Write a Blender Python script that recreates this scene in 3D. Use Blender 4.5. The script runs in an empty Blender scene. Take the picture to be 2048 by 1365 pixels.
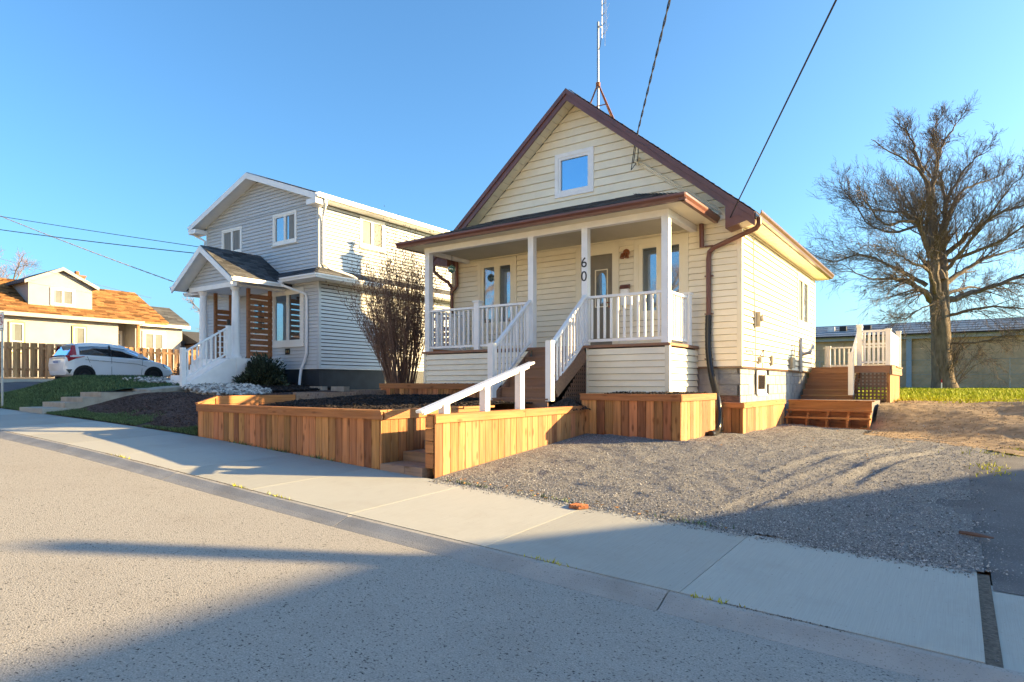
import bpy, math, random
import numpy as np
from mathutils import Vector, Matrix
random.seed(7)
rng = np.random.default_rng(11)
SC = bpy.context.scene
COL = SC.collection

# ------------------------------------------------------------------ camera, sky, sun, exposure
EYE = 0.0                                   # z = 0 is the height of the lens above the road (about 1.4 m)
YAW = 34.992
cam = bpy.data.cameras.new("camera")
cam.sensor_width = 36.0
cam.lens = 36.0 * 1270.0 / 2048.0
cam.shift_y = 85.5 / 2048.0
cam.clip_start = 0.05
cam.clip_end = 3000
camera = bpy.data.objects.new("camera", cam)
camera.location = (0, 0, EYE)
camera.rotation_euler = (math.radians(90), 0, math.radians(YAW))
COL.objects.link(camera)
SC.camera = camera

SUN_EL = math.radians(15.6)
SUN_AZ = math.radians(36.5)                 # from +X towards +Y
SUN_DIR = Vector((math.cos(SUN_EL) * math.cos(SUN_AZ), math.cos(SUN_EL) * math.sin(SUN_AZ), math.sin(SUN_EL)))
world = bpy.data.worlds.new("World")
SC.world = world
world.use_nodes = True
wn = world.node_tree
bg = wn.nodes["Background"]
sky = wn.nodes.new("ShaderNodeTexSky")
sky.sky_type = 'NISHITA'
sky.sun_disc = False
sky.sun_elevation = SUN_EL
sky.sun_rotation = math.radians(90) - SUN_AZ
sky.altitude = 100
sky.air_density = 1.0
sky.dust_density = 2.6
sky.ozone_density = 5.5
wb = wn.nodes.new("ShaderNodeMix"); wb.data_type = 'RGBA'; wb.blend_type = 'MULTIPLY'     # white balance of the whole sky
wb.inputs[0].default_value = 1.0; wb.inputs[7].default_value = (0.83, 1.0, 0.95, 1)
wn.links.new(sky.outputs[0], wb.inputs[6]); wn.links.new(wb.outputs[2], bg.inputs[0])
bg.inputs[1].default_value = 0.061
sl = bpy.data.lights.new("sun", 'SUN')
sl.energy = 3.3
sl.angle = math.radians(0.53)
sl.color = (1.0, 0.69, 0.31)
sun = bpy.data.objects.new("sun", sl)
sun.rotation_euler = (-SUN_DIR).to_track_quat('-Z', 'Y').to_euler()
sun.location = (30, 20, 30)
COL.objects.link(sun)
SC.view_settings.view_transform = 'Standard'
SC.view_settings.look = 'None'
SC.view_settings.gamma = 1
SC.view_settings.exposure = 2.72
SC.view_settings.use_curve_mapping = False
SC.render.engine = 'CYCLES'
SC.cycles.max_bounces = 8
SC.cycles.diffuse_bounces = 4

# ------------------------------------------------------------------ materials
def mat(name, col, rough=0.6, var=0.12, scale=6.0, bump=0.0, bscale=60.0, objvar=0.0, spec=0.4, metal=0.0,
        col2=None, stretch=(1, 1, 1), attr=0.0, detail=4.0, dirt=0.0, dirtcol=(0.1, 0.08, 0.06), speck=None, coat=0.0):
    m = bpy.data.materials.new(name)
    m.use_nodes = True
    t = m.node_tree
    N, L = t.nodes, t.links
    b = N["Principled BSDF"]
    b.inputs["Roughness"].default_value = rough
    b.inputs["Metallic"].default_value = metal
    b.inputs["Specular IOR Level"].default_value = spec
    b.inputs["Coat Weight"].default_value = coat
    tc = N.new("ShaderNodeTexCoord")
    mp = N.new("ShaderNodeMapping")
    mp.inputs["Scale"].default_value = stretch
    oi = N.new("ShaderNodeObjectInfo")
    ml = N.new("ShaderNodeMath"); ml.operation = 'MULTIPLY'; ml.inputs[1].default_value = 53.0
    L.new(oi.outputs["Random"], ml.inputs[0])
    L.new(ml.outputs[0], mp.inputs["Location"])
    L.new(tc.outputs["Object"], mp.inputs["Vector"])
    n = N.new("ShaderNodeTexNoise")
    n.inputs["Scale"].default_value = scale
    n.inputs["Detail"].default_value = detail
    L.new(mp.outputs[0], n.inputs["Vector"])
    rr = N.new("ShaderNodeMapRange")
    rr.inputs[1].default_value = 0.3; rr.inputs[2].default_value = 0.7
    L.new(n.outputs["Fac"], rr.inputs[0])
    mx = N.new("ShaderNodeMix"); mx.data_type = 'RGBA'
    c1 = tuple(c * (1 - var) for c in col)
    c2 = col2 if col2 else tuple(min(1, c * (1 + var)) for c in col)
    mx.inputs[6].default_value = (*c1, 1); mx.inputs[7].default_value = (*c2, 1)
    L.new(rr.outputs[0], mx.inputs[0])
    out = mx.outputs[2]
    if dirt > 0:
        n2 = N.new("ShaderNodeTexNoise"); n2.inputs["Scale"].default_value = 1.3; n2.inputs["Detail"].default_value = 8; n2.inputs["Roughness"].default_value = 0.7
        L.new(tc.outputs["Object"], n2.inputs["Vector"])
        r2 = N.new("ShaderNodeMapRange"); r2.inputs[1].default_value = 0.5; r2.inputs[2].default_value = 0.75; r2.inputs[4].default_value = dirt
        L.new(n2.outputs["Fac"], r2.inputs[0])
        m2 = N.new("ShaderNodeMix"); m2.data_type = 'RGBA'
        L.new(r2.outputs[0], m2.inputs[0]); L.new(out, m2.inputs[6]); m2.inputs[7].default_value = (*dirtcol, 1)
        out = m2.outputs[2]
    if speck:
        sc_, lo, hi, scol = speck
        n3 = N.new("ShaderNodeTexNoise"); n3.inputs["Scale"].default_value = sc_; n3.inputs["Detail"].default_value = 2
        L.new(tc.outputs["Object"], n3.inputs["Vector"])
        r3 = N.new("ShaderNodeMapRange"); r3.inputs[1].default_value = lo; r3.inputs[2].default_value = hi
        L.new(n3.outputs["Fac"], r3.inputs[0])
        m3 = N.new("ShaderNodeMix"); m3.data_type = 'RGBA'
        L.new(r3.outputs[0], m3.inputs[0]); L.new(out, m3.inputs[6]); m3.inputs[7].default_value = (*scol, 1)
        out = m3.outputs[2]
    if objvar > 0 or attr > 0:
        hs = N.new("ShaderNodeHueSaturation")
        mr = N.new("ShaderNodeMapRange")
        if attr > 0:
            at = N.new("ShaderNodeAttribute"); at.attribute_name = "rnd"
            L.new(at.outputs["Fac"], mr.inputs[0]); v = attr
        else:
            L.new(oi.outputs["Random"], mr.inputs[0]); v = objvar
        mr.inputs[3].default_value = 1 - v; mr.inputs[4].default_value = 1 + v
        L.new(mr.outputs[0], hs.inputs["Value"])
        if objvar > 0:
            m5 = N.new("ShaderNodeMath"); m5.operation = 'FRACT'
            m6 = N.new("ShaderNodeMath"); m6.operation = 'MULTIPLY'; m6.inputs[1].default_value = 17.3
            L.new(oi.outputs["Random"], m6.inputs[0]); L.new(m6.outputs[0], m5.inputs[0])
            m7 = N.new("ShaderNodeMapRange"); m7.inputs[3].default_value = 0.5 - 0.028 * v; m7.inputs[4].default_value = 0.5 + 0.028 * v
            L.new(m5.outputs[0], m7.inputs[0]); L.new(m7.outputs[0], hs.inputs["Hue"])
        L.new(out, hs.inputs["Color"])
        out = hs.outputs[0]
    L.new(out, b.inputs["Base Color"])
    if bump > 0:
        nb = N.new("ShaderNodeTexNoise"); nb.inputs["Scale"].default_value = bscale; nb.inputs["Detail"].default_value = 3
        L.new(mp.outputs[0], nb.inputs["Vector"])
        bp = N.new("ShaderNodeBump"); bp.inputs["Strength"].default_value = min(1, bump); bp.inputs["Distance"].default_value = 0.01
        L.new(nb.outputs["Fac"], bp.inputs["Height"])
        L.new(bp.outputs[0], b.inputs["Normal"])
    return m

def wood(name, col, axis, var=0.3, objvar=0.18, knots=True, rough=0.7):
    st = [26, 26, 26]; st['xyz'.index(axis)] = 1.6
    m = mat(name, col, rough, var, 1.0, 0.35, 3.0, objvar, 0.25, stretch=tuple(st), detail=6, dirt=0.45, dirtcol=(col[0] * .75, col[1] * 1.05, col[2] * 1.9))
    if knots:
        t = m.node_tree; N, L = t.nodes, t.links
        b = N["Principled BSDF"]; src = b.inputs["Base Color"].links[0].from_socket
        tc = N.new("ShaderNodeTexCoord"); mp = N.new("ShaderNodeMapping")
        s = [9, 9, 9]; s['xyz'.index(axis)] = 3.2
        mp.inputs["Scale"].default_value = s
        oi = N.new("ShaderNodeObjectInfo"); ml = N.new("ShaderNodeMath"); ml.operation = 'MULTIPLY'; ml.inputs[1].default_value = 91
        L.new(oi.outputs["Random"], ml.inputs[0]); L.new(ml.outputs[0], mp.inputs["Location"])
        L.new(tc.outputs["Object"], mp.inputs["Vector"])
        v = N.new("ShaderNodeTexVoronoi"); v.inputs["Scale"].default_value = 1.0
        L.new(mp.outputs[0], v.inputs["Vector"])
        r = N.new("ShaderNodeMapRange"); r.inputs[1].default_value = 0.1; r.inputs[2].default_value = 0.24; r.inputs[3].default_value = 0.75; r.inputs[4].default_value = 0
        L.new(v.outputs["Distance"], r.inputs[0])
        mx = N.new("ShaderNodeMix"); mx.data_type = 'RGBA'
        L.new(r.outputs[0], mx.inputs[0]); L.new(src, mx.inputs[6]); mx.inputs[7].default_value = (col[0] * .35, col[1] * .28, col[2] * .25, 1)
        L.new(mx.outputs[2], b.inputs["Base Color"])
    return m

def glass(name, tint=(0.02, 0.03, 0.04), refl=0.35, rcol=(0.8, 0.9, 1.0), rough=0.03):
    m = bpy.data.materials.new(name); m.use_nodes = True
    N, L = m.node_tree.nodes, m.node_tree.links
    b = N["Principled BSDF"]; b.inputs["Base Color"].default_value = (*tint, 1); b.inputs["Roughness"].default_value = 0.2
    g = N.new("ShaderNodeBsdfGlossy"); g.inputs["Color"].default_value = (*rcol, 1); g.inputs["Roughness"].default_value = rough
    tc = N.new("ShaderNodeTexCoord"); n = N.new("ShaderNodeTexNoise"); n.inputs["Scale"].default_value = 1.6; n.inputs["Detail"].default_value = 1
    bp = N.new("ShaderNodeBump"); bp.inputs["Strength"].default_value = 0.04; bp.inputs["Distance"].default_value = 0.05
    L.new(tc.outputs["Object"], n.inputs["Vector"]); L.new(n.outputs["Fac"], bp.inputs["Height"]); L.new(bp.outputs[0], g.inputs["Normal"])
    lw = N.new("ShaderNodeLayerWeight"); lw.inputs["Blend"].default_value = 0.25
    mr = N.new("ShaderNodeMapRange"); mr.inputs[3].default_value = refl; mr.inputs[4].default_value = 1.0
    L.new(lw.outputs["Fresnel"], mr.inputs[0])
    mx = N.new("ShaderNodeMixShader")
    L.new(mr.outputs[0], mx.inputs[0]); L.new(b.outputs[0], mx.inputs[1]); L.new(g.outputs[0], mx.inputs[2])
    L.new(mx.outputs[0], N["Material Output"].inputs[0])
    return m

CREAM = mat("cream_vinyl", (0.87, 0.795, 0.625), 0.5, 0.04, 3, 0.08, 40, 0.03, 0.4, dirt=0.18, dirtcol=(0.45, 0.36, 0.2))
SHADE_SHEATH = mat("lap_shade_sheathing", (0.05, 0.042, 0.032), 0.9, 0.1, 4)  # coloured near black so gaps between siding boards read as shadow lines
CREAMT = mat("cream_trim", (0.82, 0.75, 0.58), 0.5, 0.03, 3, 0, 1, 0.02, 0.4)
WHITE = mat("white_paint", (0.86, 0.86, 0.86), 0.45, 0.04, 5, 0.1, 30, 0.02, 0.4, dirt=0.12, dirtcol=(0.5, 0.48, 0.42))
WHITEV = mat("white_vinyl", (0.82, 0.80, 0.76), 0.4, 0.02, 5, 0, 1, 0.02, 0.45)
BROWN = mat("brown_metal", (0.16, 0.065, 0.050), 0.35, 0.1, 4, 0.05, 20, 0.0, 0.5)
BRONZE = mat("bronze_metal", (0.13, 0.072, 0.045), 0.28, 0.1, 4, 0.05, 20, 0.0, 0.6)
GREYV = mat("grey_vinyl", (0.52, 0.54, 0.56), 0.5, 0.04, 3, 0.06, 40, 0.0, 0.4, dirt=0.1, dirtcol=(0.35, 0.33, 0.3))
DARKF = mat("dark_foundation_paint", (0.030, 0.036, 0.046), 0.6, 0.25, 3, 0.3, 25)
BLOCKP = mat("grey_painted_block", (0.29, 0.305, 0.32), 0.8, 0.12, 6, 0.8, 30, 0.06, dirt=0.3, dirtcol=(0.28, 0.24, 0.2))
BLOCKR = mat("bare_red_block", (0.22, 0.13, 0.10), 0.85, 0.3, 5, 0.8, 30, 0.15)
TREAD = wood("brown_composite", (0.28, 0.155, 0.095), 'x', 0.15, 0.08, False)
LATT = wood("brown_lattice", (0.17, 0.095, 0.06), 'z', 0.2, 0.05, False)
PTZ = wood("new_fence_board", (0.37, 0.170, 0.068), 'z', 0.34, 0.45)
PTX = wood("new_cap_board", (0.38, 0.165, 0.062), 'x', 0.26, 0.18)
PTY = wood("new_cap_board_side", (0.38, 0.160, 0.058), 'y', 0.26, 0.18)
TIMB = wood("grey_timber", (0.27, 0.185, 0.13), 'x', 0.3, 0.18)
ORANGEW = wood("stained_cedar", (0.30, 0.13, 0.055), 'x', 0.25, 0.15)
OLDF = wood("old_fence_board", (0.42, 0.22, 0.10), 'z', 0.3, 0.25)
ASPH = mat("asphalt", (0.285, 0.277, 0.26), 0.9, 0.24, 100, 0.55, 110, speck=(62, 0.62, 0.68, (0.045, 0.045, 0.047)), spec=0.25, detail=5, dirt=0.45, dirtcol=(0.215, 0.20, 0.18))
ASPHD = mat("drive_asphalt", (0.105, 0.105, 0.11), 0.9, 0.2, 2.0, 0.6, 120, speck=(90, 0.60, 0.70, (0.25, 0.25, 0.25)), spec=0.25, detail=8)
CONC = mat("concrete", (0.345, 0.350, 0.325), 0.85, 0.07, 1.6, 0.25, 3, 0.13, stretch=(130, 2.2, 1), spec=0.25, detail=9, dirt=0.5, dirtcol=(0.27, 0.26, 0.23), speck=(55, 0.70, 0.76, (0.2, 0.19, 0.17)))
KERBM = mat("kerb_concrete", (0.31, 0.305, 0.29), 0.9, 0.14, 3, 0.5, 120, 0.05, spec=0.2, detail=9, dirt=0.35, dirtcol=(0.22, 0.20, 0.17), speck=(80, 0.62, 0.70, (0.16, 0.15, 0.14)))
OLDC = mat("old_concrete", (0.36, 0.33, 0.28), 0.9, 0.2, 4, 0.6, 50, 0.06, dirt=0.5, dirtcol=(0.2, 0.15, 0.1))
GRAV = mat("gravel_bed", (0.165, 0.165, 0.165), 0.95, 0.4, 60, 1.0, 130, spec=0.15, detail=6, dirt=0.16, dirtcol=(0.28, 0.25, 0.21), speck=(85, 0.58, 0.68, (0.42, 0.40, 0.37)))
STONE = mat("gravel_stone", (0.27, 0.268, 0.262), 0.9, 0.15, 30, attr=0.8, spec=0.2)
DIRT = mat("bare_dirt", (0.26, 0.19, 0.12), 0.95, 0.35, 7, 0.9, 40, detail=8, spec=0.15, dirt=0.5, dirtcol=(0.33, 0.27, 0.19))
GAPM = mat("packed_grit", (0.12, 0.105, 0.09), 0.95, 0.35, 40, 0.8, 90, spec=0.15)
SOIL = mat("dark_soil", (0.018, 0.014, 0.012), 0.95, 0.4, 20, 1.0, 60, spec=0.2)
MULCHC = mat("black_mulch_chip", (0.026, 0.020, 0.018), 0.85, 0.3, 20, attr=0.8, spec=0.3)
BMULCH = mat("brown_mulch", (0.085, 0.058, 0.05), 0.95, 0.4, 25, 1.0, 70, spec=0.15)
BCHIP = mat("brown_mulch_chip", (0.095, 0.066, 0.058), 0.95, 0.3, 25, attr=0.6, spec=0.15)
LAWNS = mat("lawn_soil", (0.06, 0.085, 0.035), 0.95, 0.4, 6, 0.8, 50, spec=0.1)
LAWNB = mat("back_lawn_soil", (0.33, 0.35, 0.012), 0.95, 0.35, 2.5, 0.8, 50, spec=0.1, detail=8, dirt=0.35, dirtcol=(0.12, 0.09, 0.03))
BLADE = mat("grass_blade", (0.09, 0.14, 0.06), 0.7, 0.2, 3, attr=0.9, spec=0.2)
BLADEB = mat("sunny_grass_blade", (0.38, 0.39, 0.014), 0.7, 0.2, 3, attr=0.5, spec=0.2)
RIVER = mat("river_stone", (0.42, 0.39, 0.35), 0.7, 0.15, 20, attr=0.75, spec=0.3)
BARK = mat("tree_bark", (0.155, 0.125, 0.10), 0.95, 0.4, 8, 0.9, 30, stretch=(1, 1, 0.3), spec=0.15)
TTWIG = mat("dark_twig_bark", (0.15, 0.12, 0.10), 0.95, 0.3, 8, attr=0.35, spec=0.1)
TWIG = mat("twig_bark", (0.21, 0.135, 0.105), 0.9, 0.3, 8, attr=0.4, spec=0.2)
SEED = mat("dry_seed_head", (0.21, 0.135, 0.10), 0.95, 0.3, 20, attr=0.5, spec=0.1)
EVERG = mat("evergreen_leaf", (0.035, 0.05, 0.03), 0.6, 0.3, 10, attr=0.7, spec=0.3)
SHIN = mat("grey_shingle", (0.075, 0.078, 0.085), 0.9, 0.2, 30, 0.7, 120, attr=0.45, spec=0.2)
SHINO = mat("orange_shingle", (0.235, 0.12, 0.05), 0.9, 0.25, 12, 0.7, 90, attr=0.6, spec=0.2)
STUC = mat("cream_stucco", (0.34, 0.33, 0.32), 0.9, 0.05, 2, 0.4, 60, spec=0.2, dirt=0.15, dirtcol=(0.5, 0.4, 0.28))
BRICK = mat("chimney_brick", (0.25, 0.12, 0.08), 0.9, 0.2, 5, 0.3, 40, 0.2)
GLS = glass("window_glass", (0.035, 0.05, 0.06), 0.30)
GLB = glass("gable_glass", (0.02, 0.05, 0.09), 0.5, (0.55, 0.8, 1.0))
GLD = glass("dark_glass", (0.012, 0.014, 0.018), 0.14)
HAZYP = mat("hazy_pane", (0.085, 0.10, 0.105), 0.5, 0.2, 2, spec=0.3)
CURT = mat("pale_curtain", (0.24, 0.25, 0.25), 0.9, 0.15, 1, stretch=(14, 14, 0.6), spec=0.1)
BLACKP = mat("black_plastic", (0.012, 0.012, 0.013), 0.3, 0.1, 5, spec=0.5)
BLACKM = mat("black_metal", (0.02, 0.02, 0.022), 0.4, 0.1, 5)
RUBBER = mat("black_rubber", (0.015, 0.015, 0.016), 0.85, 0.2, 10)
STEEL = mat("galvanised_steel", (0.36, 0.37, 0.38), 0.4, 0.15, 8, metal=0.6)
ALU = mat("aluminium", (0.55, 0.56, 0.58), 0.35, 0.1, 8, metal=0.7)
RUST = mat("rusty_iron", (0.28, 0.10, 0.04), 0.8, 0.4, 25, 0.6, 60)
COPPER = mat("copper_finish", (0.30, 0.11, 0.05), 0.35, 0.2, 10, metal=0.5)
TAUPE = mat("taupe_door", (0.20, 0.175, 0.135), 0.5, 0.08, 4)
CEIL = mat("porch_ceiling", (0.50, 0.46, 0.36), 0.7, 0.06, 2)
CARW = mat("white_car_paint", (0.86, 0.87, 0.88), 0.25, 0.02, 2, coat=0.6, spec=0.5)
TAIL = mat("red_lens", (0.38, 0.008, 0.012), 0.15, 0.1, 8, spec=0.6)
TAN = mat("tan_block_wall", (0.62, 0.43, 0.27), 0.9, 0.15, 1.5, 0.3, 30, 0.08, dirt=0.3, dirtcol=(0.13, 0.10, 0.08))
METR = mat("blue_grey_metal_roof", (0.32, 0.36, 0.40), 0.45, 0.1, 1.5, 0.1, 10)
GREYBOX = mat("grey_box_plastic", (0.36, 0.33, 0.27), 0.5, 0.15, 8)
PLATEW = mat("plate_white", (0.7, 0.72, 0.74), 0.4, 0.03, 5)
BLUEINK = mat("blue_ink", (0.08, 0.16, 0.42), 0.5, 0.05, 5)
YEL = mat("yellow_tile", (0.42, 0.34, 0.12), 0.4, 0.1, 10)
REDINK = mat("red_ink", (0.45, 0.02, 0.03), 0.5, 0.05, 5)
LEAFM = mat("fallen_leaf", (0.42, 0.20, 0.04), 0.8, 0.3, 20, attr=0.6)
WIREM = mat("dark_cable", (0.03, 0.03, 0.034), 0.6, 0.1, 5)
WIREL = mat("pale_braided_cable", (0.45, 0.45, 0.45), 0.5, 0.5, 60)
GREENG = glass("green_glass", (0.08, 0.25, 0.18), 0.3)

# ------------------------------------------------------------------ mesh helpers
class MB:
    def __init__(s):
        s.v = []; s.f = []; s.r = []
    def add(s, vs, fs):
        o = len(s.v)
        s.v += [tuple(p) for p in vs]
        s.f += [tuple(o + i for i in f) for f in fs]
        s.r += [random.random()] * len(fs)
        return s
    def box(s, x0, x1, y0, y1, z0, z1):
        return s.add([(x0, y0, z0), (x1, y0, z0), (x1, y1, z0), (x0, y1, z0), (x0, y0, z1), (x1, y0, z1), (x1, y1, z1), (x0, y1, z1)],
                     [(3, 2, 1, 0), (4, 5, 6, 7), (0, 1, 5, 4), (1, 2, 6, 5), (2, 3, 7, 6), (3, 0, 4, 7)])
    def prism(s, poly, vec):
        vec = Vector(vec); n = len(poly)
        a = [Vector(p) for p in poly]; b = [p + vec for p in a]
        nrm = Vector((0, 0, 0))
        for i in range(n):
            nrm += a[i].cross(a[(i + 1) % n])
        if nrm.dot(vec) > 0:
            a, b = a[::-1], b[::-1]
        fs = [tuple(range(n)), tuple(range(2 * n - 1, n - 1, -1))]
        for i in range(n):
            j = (i + 1) % n
            fs.append((j, i, n + i, n + j))
        return s.add(a + b, fs)
    def hexa(s, p):                     # 4 bottom (ccw) then 4 top
        return s.add(p, [(3, 2, 1, 0), (4, 5, 6, 7), (0, 1, 5, 4), (1, 2, 6, 5), (2, 3, 7, 6), (3, 0, 4, 7)])
    def beam(s, p, q, w, h, up=(0, 0, 1)):
        p, q = Vector(p), Vector(q); d = (q - p).normalized(); up = Vector(up)
        sd = d.cross(up).normalized(); u = sd.cross(d).normalized()
        sd *= w / 2; u *= h / 2
        return s.hexa([p - sd - u, p + sd - u, q + sd - u, q - sd - u, p - sd + u, p + sd + u, q + sd + u, q - sd + u])
    def tube(s, pts, r, n=6, cap=True):
        pts = [Vector(p) for p in pts]
        rs = r if isinstance(r, (list, tuple)) else [r] * len(pts)
        vs = []; fs = []
        t = (pts[1] - pts[0]).normalized()
        ref = Vector((0, 0, 1)) if abs(t.z) < 0.9 else Vector((1, 0, 0))
        a = t.cross(ref).normalized()
        for i, p in enumerate(pts):
            if 0 < i < len(pts) - 1:
                t = (pts[i + 1] - pts[i - 1])
            elif i == len(pts) - 1:
                t = pts[i] - pts[i - 1]
            t = t.normalized()
            a = (a - t * a.dot(t))
            a = a.normalized() if a.length > 1e-6 else t.orthogonal().normalized()
            b = t.cross(a)
            for k in range(n):
                an = 2 * math.pi * k / n
                vs.append(p + (a * math.cos(an) + b * math.sin(an)) * rs[i])
        for i in range(len(pts) - 1):
            for k in range(n):
                k2 = (k + 1) % n
                fs.append((i * n + k, i * n + k2, (i + 1) * n + k2, (i + 1) * n + k))
        if cap:
            fs.append(tuple(range(n - 1, -1, -1)))
            o = (len(pts) - 1) * n
            fs.append(tuple(range(o, o + n)))
        return s.add(vs, fs)
    def lathe(s, c, prof, n=16, axis='z'):          # prof: list of (r, h)
        vs = []; fs = []
        c = Vector(c)
        for r, h in prof:
            for k in range(n):
                an = 2 * math.pi * k / n
                x, y = r * math.cos(an), r * math.sin(an)
                vs.append(c + (Vector((x, y, h)) if axis == 'z' else Vector((h, x, y)) if axis == 'x' else Vector((y, h, x))))
        for i in range(len(prof) - 1):
            for k in range(n):
                k2 = (k + 1) % n
                fs.append((i * n + k, i * n + k2, (i + 1) * n + k2, (i + 1) * n + k))
        fs.append(tuple(range(n - 1, -1, -1)))
        o = (len(prof) - 1) * n
        fs.append(tuple(range(o, o + n)))
        return s.add(vs, fs)
    def build(s, name, m, parent=None, smooth=False, kind=None):
        off = world_of(parent)
        me = bpy.data.meshes.new(name)
        v = [(a - off[0], b - off[1], c - off[2]) for a, b, c in s.v]
        me.from_pydata(v, [], s.f)
        me.materials.append(m)
        at = me.attributes.new("rnd", 'FLOAT', 'FACE')
        at.data.foreach_set("value", s.r)
        if smooth:
            me.polygons.foreach_set("use_smooth", [True] * len(me.polygons))
            me.set_sharp_from_angle(angle=math.radians(40))
        return link(name, me, parent, kind)

def link(name, me, parent=None, kind=None):
    o = bpy.data.objects.new(name, me)
    COL.objects.link(o)
    if parent is not None:
        o.parent = parent
    if kind:
        o["kind"] = kind
    return o

def world_of(o):
    p = Vector((0, 0, 0))
    while o is not None:
        p += o.location; o = o.parent
    return p

def thing(name, label, cat, loc, group=None):
    o = bpy.data.objects.new(name, None)
    o.empty_display_size = 0.3
    COL.objects.link(o)
    o.location = loc
    return tag(o, label, cat, group)

def tag(o, label, cat, group=None):
    o["label"] = label; o["category"] = cat
    if group:
        o["group"] = group
    return o

def structure(o):
    o["kind"] = "structure"; return o

def root_structure(name, loc=(0, 0, 0)):
    o = bpy.data.objects.new(name, None); COL.objects.link(o); o.location = loc; o["kind"] = "structure"
    return o

_pc = {}
def piece(name, dims, loc, m, parent, rot=None):
    """a box of the given size, its own object; alike pieces share one mesh"""
    key = (name, m.name) + tuple(round(d, 3) for d in dims)
    if key not in _pc:
        x, y, z = (d / 2 for d in dims); c = min(0.006, min(x, y, z) * 0.5)
        me = bpy.data.meshes.new(name)
        vs = []; 
        for sz in (-1, 1):
            for sx, sy in ((-1, -1), (1, -1), (1, 1), (-1, 1)):
                vs.append((sx * x, sy * y, sz * z))
        me.from_pydata(vs, [], [(3, 2, 1, 0), (4, 5, 6, 7), (0, 1, 5, 4), (1, 2, 6, 5), (2, 3, 7, 6), (3, 0, 4, 7)])
        me.materials.append(m)
        _pc[key] = me
    o = link(name, _pc[key], parent)
    o.location = Vector(loc) - world_of(parent)
    if rot:
        o.rotation_euler = rot
    return o

def nmesh(name, v, f, m, parent=None, kind=None, rnd=None, smooth=False):
    """numpy vertices (n,3) and faces (k,3|4) to one object"""
    me = bpy.data.meshes.new(name)
    n = f.shape[1]
    me.vertices.add(len(v)); me.vertices.foreach_set("co", np.ascontiguousarray(v, dtype=np.float32).ravel())
    me.loops.add(f.size); me.loops.foreach_set("vertex_index", np.ascontiguousarray(f, dtype=np.int32).ravel())
    me.polygons.add(len(f)); me.polygons.foreach_set("loop_start", np.arange(0, f.size, n, dtype=np.int32))
    me.update(calc_edges=True)
    me.materials.append(m)
    if rnd is not None:
        at = me.attributes.new("rnd", 'FLOAT', 'FACE'); at.data.foreach_set("value", np.asarray(rnd, dtype=np.float32))
    me.polygons.foreach_set("use_smooth", np.full(len(f), smooth))
    me.validate()
    return link(name, me, parent, kind)

def grid(name, xs, ys, zf, m, keep=None, kind="structure", smooth=True):
    X, Y = np.meshgrid(xs, ys, indexing='ij')
    Z = zf(X, Y)
    v = np.stack([X, Y, Z], -1).reshape(-1, 3)
    nx, ny = len(xs), len(ys)
    i = np.arange(nx - 1)[:, None] * ny + np.arange(ny - 1)[None, :]
    f = np.stack([i, i + ny, i + ny + 1, i + 1], -1).reshape(-1, 4)
    if keep is not None:
        c = v[f].mean(1); f = f[keep(c[:, 0], c[:, 1])]
    return nmesh(name, v, f, m, None, kind, smooth=smooth)

def vnoise(x, y, s, seed=0):
    """smooth value noise, about -1..1"""
    r = np.random.default_rng(seed); T = r.uniform(-1, 1, (128, 128))
    a, b = np.asarray(x) / s + 31.7, np.asarray(y) / s + 17.3
    i, j = np.floor(a).astype(int), np.floor(b).astype(int)
    u, w = a - i, b - j
    u = u * u * (3 - 2 * u); w = w * w * (3 - 2 * w)
    g = lambda p, q: T[p % 128, q % 128]
    return (g(i, j) * (1 - u) + g(i + 1, j) * u) * (1 - w) + (g(i, j + 1) * (1 - u) + g(i + 1, j + 1) * u) * w

OCT_V = np.array([(1, 0, 0), (-1, 0, 0), (0, 1, 0), (0, -1, 0), (0, 0, 1), (0, 0, -1)], float)
OCT_F = np.array([(0, 2, 4), (2, 1, 4), (1, 3, 4), (3, 0, 4), (2, 0, 5), (1, 2, 5), (3, 1, 5), (0, 3, 5)])
def scatter(name, P, size, m, flat=0.7, squash=(1, 1), kind="stuff", parent=None):
    """pebbles or chips: squashed, randomly turned eight-sided lumps at points P"""
    n = len(P)
    s = np.asarray(size)[:, None, None] * (OCT_V[None] * rng.uniform(0.65, 1.2, (n, 6, 1)))
    s[:, :, 0] *= squash[0]; s[:, :, 1] *= squash[1]; s[:, :, 2] *= flat
    a = rng.uniform(0, 6.283, n); ca, sa = np.cos(a)[:, None], np.sin(a)[:, None]
    t = rng.normal(0, 0.35, n)[:, None]
    x, y, z = s[:, :, 0], s[:, :, 1], s[:, :, 2]
    z2 = z + x * t
    x2 = x * ca - y * sa; y2 = x * sa + y * ca
    v = np.stack([x2, y2, z2], -1) + P[:, None, :]
    f = (OCT_F[None] + (np.arange(n) * 6)[:, None, None]).reshape(-1, 3)
    return nmesh(name, v.reshape(-1, 3), f, m, parent, kind, np.repeat(rng.uniform(0, 1, n), 8))

def blades(name, P, h, w, m, kind="stuff"):
    n = len(P)
    a = rng.uniform(0, 6.283, n); d = np.stack([np.cos(a), np.sin(a), np.zeros(n)], -1)
    hh = h * rng.uniform(0.5, 1.3, n)
    lean = np.stack([rng.normal(0, 0.5, n), rng.normal(0, 0.5, n), np.ones(n)], -1)
    v = np.stack([P - d * w / 2, P + d * w / 2, P + lean * hh[:, None]], 1).reshape(-1, 3)
    f = np.arange(3 * n).reshape(-1, 3)
    return nmesh(name, v, f, m, None, kind, rng.uniform(0, 1, n))
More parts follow.
